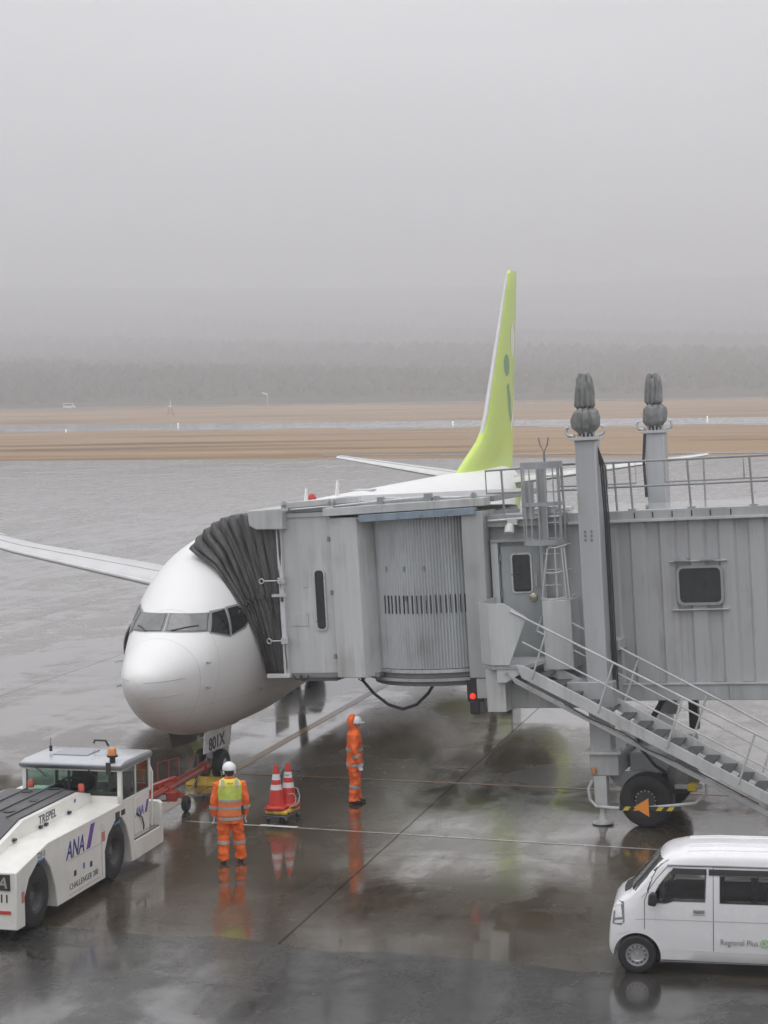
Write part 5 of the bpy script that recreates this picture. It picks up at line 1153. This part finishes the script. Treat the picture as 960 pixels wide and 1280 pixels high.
# ------------------------------------------------------------------ towbar
def wl(x, y, z): return Vector((x, y, z))
tbr = thing('towbar', 'red towbar on small wheels between the tow tractor and the nose wheel', 'towbar', loc=(-4.2, 37.9, 0))
TBM = Matrix.Translation((4.2, -37.9, 0))
a_, b_, c_ = wl(-3.80, 40.35, .42), wl(-4.33, 37.5, .50), wl(-4.95, 34.95, .52)
MB().tube([a_, b_], .085, 12).xf(TBM).build('bar', red_p, tbr); MB().tube([b_, c_], .06, 12).xf(TBM).build('bar', red_p, tbr)
MB().tube([a_, a_ + (b_ - a_) * .12], .12, 14).xf(TBM).build('head', red_p, tbr)
b = MB(); b.bar(b_ + Vector((-.05, .1, -.02)), b_ + Vector((.32, .25, -.18)), .10, .12); b.bar(b_ + Vector((-.1, .2, 0)), b_ + Vector((-.5, .3, -.15)), .10, .12); b.bar(b_ + Vector((-.35, .1, .0)), b_ + Vector((.15, .5, .12)), .12, .10); b.box(-4.55, -4.1, 37.3, 37.6, .30, .48)
b.xf(TBM).build('axle_frame', red_p, tbr, .01)
for dx in (.36, -.5):
    w_ = MB().lathe([(.05, -.05), (.13, -.06), (.16, -.03), (.16, .03), (.13, .06), (.05, .05)], b_ + Vector((dx, .28, -.34)), (.97, -.24, 0), 24).xf(TBM).build('wheel', rubber, tbr)
b = MB(); pr = [(-4.55, 38.1, .5), (-4.55, 38.1, .92), (-4.18, 38.6, .92), (-4.18, 38.6, .55)]
b.tube(pr, .014, 6); b.tube([(-4.36, 38.35, .92), (-4.36, 38.35, .5)], .014, 6); b.xf(TBM).build('guard_rail', red_p, tbr)
b = MB(); b.tube([(-4.0, 39.2, .5), (-4.0, 39.2, .80), (-3.9, 39.6, .80), (-3.9, 39.6, .5)], .014, 6); b.xf(TBM).build('guard_rail', red_p, tbr)
b = MB(); b.tube([(-4.95, 37.0, .45), (-4.95, 37.0, .98), (-4.70, 37.05, .98), (-4.70, 37.05, .45)], .025, 8); b.bar((-4.66, 37.1, .55), (-4.66, 37.1, .95), .06, .16); b.xf(TBM).build('lifting_frame', mat('dark_grey_paint', (.12, .12, .125), .5, dirt=.3), tbr)
b = MB(); b.bar((-4.62, 37.0, .38), (-4.55, 37.05, .98), .04, .05); b.bar((-4.95, 36.9, .42), (-4.3, 37.15, .42), .08, .08); b.xf(TBM).build('drawbar_support', galv, tbr)
b = MB(); b.tube([(-3.88, 39.9, .35), (-4.05, 39.7, .1), (-4.08, 39.4, .02), (-3.9, 39.3, .015), (-3.6, 39.6, .015), (-3.45, 40.1, .1), (-3.5, 40.4, .3)], .012, 6); b.xf(TBM).build('bypass_cable', mat('cable_pale', (.35, .35, .34), .5), tbr)
# yellow chock under the nose wheels
ck = thing('wheel_chock', 'long yellow wheel chock lying before the nose wheels', 'wheel chock', loc=(-3.72, 40.42, .002), rz=-PSI)
MB().prism([(-.14, 0), (.14, 0), (.05, .17), (-.05, .17)], 'x', -.52, .55).build('block', yel, ck, .015); MB().tube([(.55, 0, .1), (.66, -.05, .04), (.74, -.2, .02), (.6, -.35, .015)], .012, 6).build('rope', mat('cable_pale', (.35, .35, .34), .5), ck)
MB().box(-.30, -.27, -.15, .15, .005, .18).build('marking', black, ck)

# ------------------------------------------------------------------ trolley, cones
RZ = R(67)
dx_, dy_ = math.cos(RZ), math.sin(RZ)
tr = thing('platform_trolley', 'small dark blue platform trolley carrying two cones and yellow chocks', 'trolley', loc=(-2.02, 36.90, .002), rz=RZ)   # +x runs away from the camera
MB().prism(rrect(-.36, .36, -.24, .24, .05), 'z', .12, .145).build('deck', blue_d, tr, .005)
for x_ in (-.28, .28):
    for y_ in (-.18, .18):
        w_ = MB().lathe([(0, -.016), (.042, -.016), (.046, 0), (.042, .016), (0, .016)], (x_, y_, .047), (.3, 1, 0), 18).build('caster', rubber, tr); MB().bar((x_, y_, .06), (x_ + .02, y_, .12), .045, .05).build('fork', galv, w_)
MB().tube([(.36, -.21, .14), (.40, -.21, .82), (.405, -.17, .88), (.405, .17, .88), (.40, .21, .82), (.36, .21, .14)], .013, 8).build('handle', mat('handle_black', (.05, .05, .055), .4), tr)
def wt(x, y, z=0): return (-2.02 + x * dx_ - y * dy_, 36.90 + x * dy_ + y * dx_, z + .002)
def yellow_chock(x, y, z, ln, ang_, label):
    t_ = thing('rubber_chock', label, 'wheel chock', loc=wt(x, y, z), rz=RZ + ang_, group='yellow chocks on the trolley')
    b = MB(); n = 7
    b.lathe([(0, -ln / 2 - .01)] + [((.056 if i % 2 else .044), -ln / 2 + ln * i / (n - 1)) for i in range(n)] + [(0, ln / 2 + .01)], (0, 0, .052), (1, 0, 0), 12)
    b.build('block', yel, t_, ang=60); MB().lathe([(0, 0), (.018, 0), (.018, .012), (0, .012)], (-ln / 2 - .008, 0, .052), (-1, 0, 0), 10).build('end_bolt', black, t_)
yellow_chock(-.28, .0, .147, .46, PI / 2, 'yellow rubber chock along the near edge of the trolley deck')
yellow_chock(.04, -.18, .147, .50, 0, 'yellow rubber chock along the right edge of the trolley deck')
yellow_chock(.30, .02, .147, .40, PI / 2, 'yellow rubber chock under the trolley handle at the far end')
yellow_chock(.04, .18, .147, .50, 0, 'yellow rubber chock along the left edge of the trolley deck, mostly hidden by cones')
def cone(x, y, z, label, mark):
    t_ = thing('traffic_cone', label, 'traffic cone', loc=wt(x, y, z), rz=R(-12), group='red and white cones on the trolley')
    H_ = .84; rr = lambda h: .172 - .138 * (h / H_)
    b = MB(); b.prism(rrect(-.21, .21, -.21, .21, .06), 'z', 0, .045); b.build('base', mat('cone_base_red', (.40, .02, .02), .5, dirt=.2), t_, .012)
    MB().lathe([(.19, .045), (.175, .06)] + [(rr(h), h) for h in (.07, .2, .35, .5, .65, .8, .83)] + [(.02, .84), (0, .84)], (0, 0, 0), (0, 0, 1), 36).build('cone_body', cone_r, t_)
    for z0, z1 in ((.37, .47), (.56, .67)):
        s_ = MB().lathe([(rr(z0) + .003, z0), (rr(z1) + .003, z1)], (0, 0, 0), (0, 0, 1), 36).build('white_band', tape_w, t_)
    if mark: text('marking', 'ANA', .045, axes((-.055, -.088, .60), (1, 0, 0), (0, .12, 1)), ink, t_)
cone(-.16, .06, .245, 'red cone with two white bands at the front of the trolley', False)
cone(.12, -.06, .245, 'red cone with black mark on its upper white band, at the back of the trolley', True)
b = MB(); cb = thing('coiled_cable', 'pale cable hanging in loops over the cones on the trolley', 'cable', loc=wt(0, 0, 0), rz=RZ)
MB().tube([(.10, -.15, .62), (.12, -.25, .60), (.08, -.32, .48), (.02, -.33, .36), (-.08, -.28, .30), (-.14, -.2, .28)], .010, 6).build('loop', mat('cable_pale', (.35, .35, .34), .5), cb)
MB().tube([(-.02, -.12, .5), (.0, -.22, .52), (.0, -.28, .45), (-.06, -.29, .36), (-.18, -.22, .28)], .010, 6).build('loop', mat('cable_pale', (.35, .35, .34), .5), cb)
MB().tube([(.2, -.2, .45), (.16, -.28, .48), (.06, -.31, .42), (.0, -.30, .30)], .010, 6).build('loop', mat('cable_pale', (.35, .35, .34), .5), cb)

# ------------------------------------------------------------------ people
clo = bpy.data.textures.new('cloth_folds', 'CLOUDS'); clo.noise_scale = .11; clo.noise_depth = 3
def remesh(mb, name, m, parent, voxel=.012, disp=0, smooth=2):
    o = mb.build(name, m, parent)
    r_ = o.modifiers.new('r', 'REMESH'); r_.mode = 'VOXEL'; r_.voxel_size = voxel; r_.use_smooth_shade = True
    s_ = o.modifiers.new('s', 'SMOOTH'); s_.factor = .5; s_.iterations = smooth
    if disp:
        d = o.modifiers.new('d', 'DISPLACE'); d.texture = clo; d.strength = disp; d.mid_level = .5; d.texture_coords = 'LOCAL'
    bpy.context.view_layer.update(); me = eval_mesh(o, name); o.modifiers.clear(); o.data = me
    me.polygons.foreach_set('use_smooth', [True] * len(me.polygons)); return o
def oval(m, lv, n=28, x0=0):
    """lv: (z, rx, ry, yoff) rings"""
    m.loft([[(x0 + rx * math.cos(a), yo + ry * math.sin(a), z) for a in arc(n + 1, 0, 2 * PI)[:-1]] for z, rx, ry, yo in lv]); return m
def limb(m, pts, rad, n=14):
    P = []; Rr = []
    for i in range(len(pts) - 1):
        for k in range(4): P.append(Vector(pts[i]).lerp(Vector(pts[i + 1]), k / 4)); Rr.append(rad[i] + (rad[i + 1] - rad[i]) * k / 4)
    P.append(Vector(pts[-1])); Rr.append(rad[-1]); m.tube(P, 0, n, Rr); return m
def band(p, q, f, w, r, name, par, n=18):
    p, q = Vector(p), Vector(q); d = (q - p).normalized(); c = p.lerp(q, f)
    MB().lathe([(r - .01, -w / 2 - .004), (r, -w / 2), (r, w / 2), (r - .01, w / 2 + .004)], c, d, n).build(name, refl, par)
def hand(m, w, d, side, fwd):
    """palm and five fingers from wrist w, pointing along d; fwd = thumb side"""
    w = Vector(w); d = Vector(d).normalized(); f = Vector(fwd); f = (f - d * f.dot(d)).normalized(); n = d.cross(f)
    m.loft([[w + d * h + f * a * math.cos(t) + n * b_ * math.sin(t) for t in arc(11, 0, 2 * PI)[:-1]] for h, a, b_ in ((-.02, .026, .020), (.02, .034, .018), (.06, .042, .016), (.09, .038, .014))])
    for i, (off, ln) in enumerate(((.030, .072), (.010, .082), (-.010, .076), (-.030, .060))):
        s_ = w + d * .08 + f * off; cu = n * side
        m.tube([s_, s_ + d * ln * .45 + cu * .006, s_ + d * ln * .78 + cu * .020, s_ + d * ln * .92 + cu * .036], .009, 8, [.0100, .0098, .009, .0075])
    s_ = w + d * .025 + f * .030; m.tube([s_, s_ + f * .026 + d * .026, s_ + f * .030 + d * .055 + n * side * .012], .011, 8, [.013, .012, .009])
def person(label, loc, rz, feet, arms, hooded):
    """faces +y; feet = [(hip),(knee),(ankle)] per side; arms = [(shoulder),(elbow),(wrist)] per side"""
    t_ = thing('person', label, 'person', loc=loc, rz=rz)
    # body: head, neck, trunk, limbs and bare hands joined into one surface
    m = MB(); oval(m, [(.84, .13, .10, 0), (.95, .15, .11, 0), (1.08, .135, .10, 0), (1.28, .165, .11, 0), (1.38, .16, .09, 0), (1.43, .08, .07, 0), (1.50, .058, .062, .0), (1.54, .055, .06, .0)])
    hd = [(1.475, .040, .045, .035), (1.49, .055, .075, .02), (1.52, .066, .090, .012), (1.56, .073, .097, .008), (1.60, .077, .102, .004), (1.64, .077, .102, .0), (1.68, .066, .088, -.003), (1.705, .040, .055, -.003), (1.713, .01, .014, -.003)]
    oval(m, hd)
    m.loft([[(w_ * math.cos(a), y_ + w_ * .6 * math.sin(a), z_) for a in arc(9, 0, 2 * PI)[:-1]] for z_, w_, y_ in ((1.605, .010, .100), (1.585, .012, .112), (1.565, .018, .122), (1.555, .014, .108))])   # nose
    m.loft([[(.026 * math.cos(a), .092 + .012 * math.sin(a), z_) for a in arc(9, 0, 2 * PI)[:-1]] for z_ in (1.522, 1.535)])                                                                          # mouth
    for s_ in (-1, 1): m.loft([[(s_ * (.076 + .008 * math.cos(a)), -.002 + .018 * math.sin(a) * k_, z_) for a in arc(9, 0, 2 * PI)[:-1]] for z_, k_ in ((1.55, .5), (1.575, 1), (1.60, 1.1), (1.615, .6))])
    for (h, k, a) in feet: limb(m, [h, k, a], [.085, .055, .04]); limb(m, [a, (a[0], a[1] + .13, .045)], [.042, .032])
    for si, (s_, e, w_) in enumerate(arms):
        limb(m, [s_, e, w_], [.05, .04, .03]); d = Vector(w_) - Vector(e); hand(m, w_, d, 1 if s_[0] > 0 else -1, (0, 1, .1))
    remesh(m, 'body', skin, t_, .0085, 0, 1)
    for s_ in (-1, 1): MB().lathe([(0, 0), (.009, .0), (.007, .006), (0, .008)], (s_ * .032, .097, 1.605), (0, 1, 0), 10).build('eye', ink, t_)
    # trousers
    m = MB(); oval(m, [(.82, .17, .13, 0), (.90, .175, .135, 0), (1.0, .165, .12, 0)])
    for (h, k, a) in feet: limb(m, [(h[0], h[1], .88), h, k, (a[0], a[1], .16), (a[0], a[1] + .01, .06)], [.11, .128, .102, .090, .105])
    tr_ = remesh(m, 'trousers', orange, t_, .013, .06)
    for i, (h, k, a) in enumerate(feet): band(k, a, .34, .055, .108, 'reflective_band', tr_)
    # boots
    for (h, k, a) in feet:
        m = MB(); limb(m, [(a[0], a[1], .16), (a[0], a[1], .06)], [.055, .055]); m.loft([[(a[0] + wx * math.cos(q), a[1] + y_ , .002 + zz * (.5 + .5 * math.sin(q)) ) for q in arc(13, 0, 2 * PI)[:-1]] for y_, wx, zz in ((-.09, .03, .06), (-.06, .045, .10), (0, .05, .12), (.09, .055, .085), (.16, .05, .06), (.19, .02, .03))])
        remesh(m, 'boot', boot_m, t_, .01)
    # jacket
    JK = [(.70, .215, .165, 0), (.80, .212, .16, 0), (.95, .20, .15, 0), (1.10, .20, .15, 0), (1.28, .215, .15, 0), (1.38, .205, .135, 0), (1.44, .15, .11, 0), (1.485, .085, .085, .01), (1.51, .08, .08, .012)]
    m = MB(); oval(m, JK)
    for (s_, e, w_) in arms: limb(m, [(s_[0] * .7, s_[1], s_[2] - .02), s_, e, w_], [.07, .085, .07, .058])
    jk = remesh(m, 'jacket', orange, t_, .013, .045)
    def tb(z0, z1, ex, name, m_, par):
        def at_(z):
            for (a, b) in zip(JK, JK[1:]):
                if z <= b[0]: f = (z - a[0]) / (b[0] - a[0]); return [a[i] + (b[i] - a[i]) * f for i in range(1, 4)]
            return JK[-1][1:]
        lv = [(z, at_(z)[0] + ex, at_(z)[1] + ex, at_(z)[2]) for z in arc(6, z0, z1)]
        b = MB(); oval(b, lv, 36); return b.build(name, m_, par)
    tb(.765, .82, .016, 'reflective_band', refl, jk)
    for (s_, e, w_) in arms: band(e, w_, .42, .05, .083, 'reflective_band', jk)
    if not hooded:
        vst = tb(1.115, 1.365, .024, 'safety_vest', vest_y, t_); tb(1.365, 1.475, .026, 'yoke', vest_yy, vst); tb(.84, 1.10, .026, 'vest_skirt', vest_o, vst)
        tb(1.085, 1.125, .030, 'reflective_band', refl, vst); tb(.955, 1.0, .030, 'reflective_band', refl, vst)
        for sx_ in (-.125, .125): MB().loft([[(sx_ + a, -(.15 + .027) * (1 if z < 1.42 else .93) + (z - 1.36) * .30, z) for a in (-.025, .025)] + [(sx_ + a, -.10 + (z - 1.36) * .3, z) for a in (.025, -.025)] for z in (1.355, 1.41, 1.465)]).build('shoulder_tape', refl, vst)
        text('lettering', 'ANA', .05, axes((-.055, -.172, 1.40), (1, 0, 0), (0, .3, 1)), ink, vst, sx=1.1)
    else:
        tb(1.06, 1.105, .016, 'reflective_band', refl, jk)
        m = MB(); n = 20
        rings = []
        for z, rx, yf, yb in ((1.43, .115, .10, -.10), (1.49, .10, .085, -.105), (1.54, .108, .035, -.12), (1.60, .122, .0, -.138), (1.66, .125, .01, -.140), (1.72, .112, .03, -.125), (1.765, .075, .03, -.09), (1.78, .02, .0, -.03)):
            rings.append([(rx * math.cos(a), (yf + yb) / 2 + (yf - yb) / 2 * math.sin(a), z) for a in arc(n + 1, 0, 2 * PI)[:-1]])
        m.loft(rings); remesh(m, 'hood', orange, t_, .011, .02)
    # helmet
    off = .0; z0 = 1.635
    m = MB(); oval(m, [(z0, .118, .138, 0), (z0 + .03, .119, .138, 0), (z0 + .07, .108, .125, 0), (z0 + .105, .080, .095, 0), (z0 + .128, .04, .05, 0), (z0 + .134, .01, .012, 0)], 32)
    if hooded: m = MB(); oval(m, [(z0 - .02, .112, .125, .035), (z0 + .02, .112, .123, .035), (z0 + .06, .100, .110, .035), (z0 + .10, .07, .08, .03), (z0 + .115, .01, .012, .03)], 32)
    hl = m.build('helmet', helm, t_, ang=60)
    yo = .035 if hooded else 0
    MB().loft([[(.112 * math.cos(a), yo + .12 * math.sin(a) + .055 * max(0, math.sin(a)), z0 - (.022 if hooded else .004) + dz) for a in arc(33, 0, 2 * PI)[:-1]] for dz in (-.006, .004)]).build('peak', helm, hl)
    if not hooded:
        m = MB(); oval(m, [(1.53, .055, .05, -.050), (1.56, .070, .075, -.035), (1.60, .082, .092, -.018), (1.64, .085, .10, -.01)]); remesh(m, 'hair', hair_m, t_, .01)
        MB().lathe([(0, 0), (.030, 0), (.038, .012), (.030, .03), (0, .03)], (-.082, -.005, 1.58), (-1, 0, 0), 16).build('ear_defender', helm, t_); MB().lathe([(0, 0), (.030, 0), (.038, .012), (.030, .03), (0, .03)], (.082, -.005, 1.58), (1, 0, 0), 16).build('ear_defender', helm, t_)
    MB().tube([(-.085, .01, 1.60), (-.07, .06, 1.50), (0, .085, 1.475), (.07, .06, 1.50), (.085, .01, 1.60)], .005, 5).build('chin_strap', black, hl)
    # gloves over the hands
    for (s_, e, w_) in arms:
        m = MB(); d = Vector(w_) - Vector(e); w2 = Vector(w_) + d.normalized() * .004; hand(m, w2, d, 1 if s_[0] > 0 else -1, (0, 1, .1)); limb(m, [Vector(w_) - d.normalized() * .05, Vector(w_) + d.normalized() * .02], [.045, .036])
        g = remesh(m, 'glove', glove_m, t_, .0075, 0, 1)
        dm = g.modifiers.new('d', 'DISPLACE'); dm.strength = .003; dm.mid_level = 0
    if not hooded:   # radio clipped at the hip
        MB().box(.19, .23, -.10, -.03, .86, 1.0).build('radio', black, t_, .006)
    return t_
person('worker in a lime and yellow vest over orange rainwear, seen from behind', (-2.76, 33.50, .006), R(8),
       [((-.10, 0, .84), (-.115, .02, .48), (-.125, -.03, .10)), ((.10, 0, .84), (.15, .03, .48), (.175, .05, .10))],
       [((-.205, 0, 1.37), (-.275, -.02, 1.09), (-.275, .02, .83)), ((.205, 0, 1.37), (.275, -.02, 1.09), (.265, .03, .83))], False)
person('worker in a hooded orange rain suit standing side-on below the bridge', (-.66, 38.33, .006), R(-82),
       [((-.09, -.02, .84), (-.10, 0, .48), (-.10, .04, .10)), ((.09, -.02, .84), (.10, .0, .48), (.10, -.05, .10))],
       [((-.20, -.02, 1.37), (-.25, .0, 1.08), (-.22, .10, .85)), ((.20, -.02, 1.37), (.25, -.03, 1.09), (.24, .05, .84))], True)
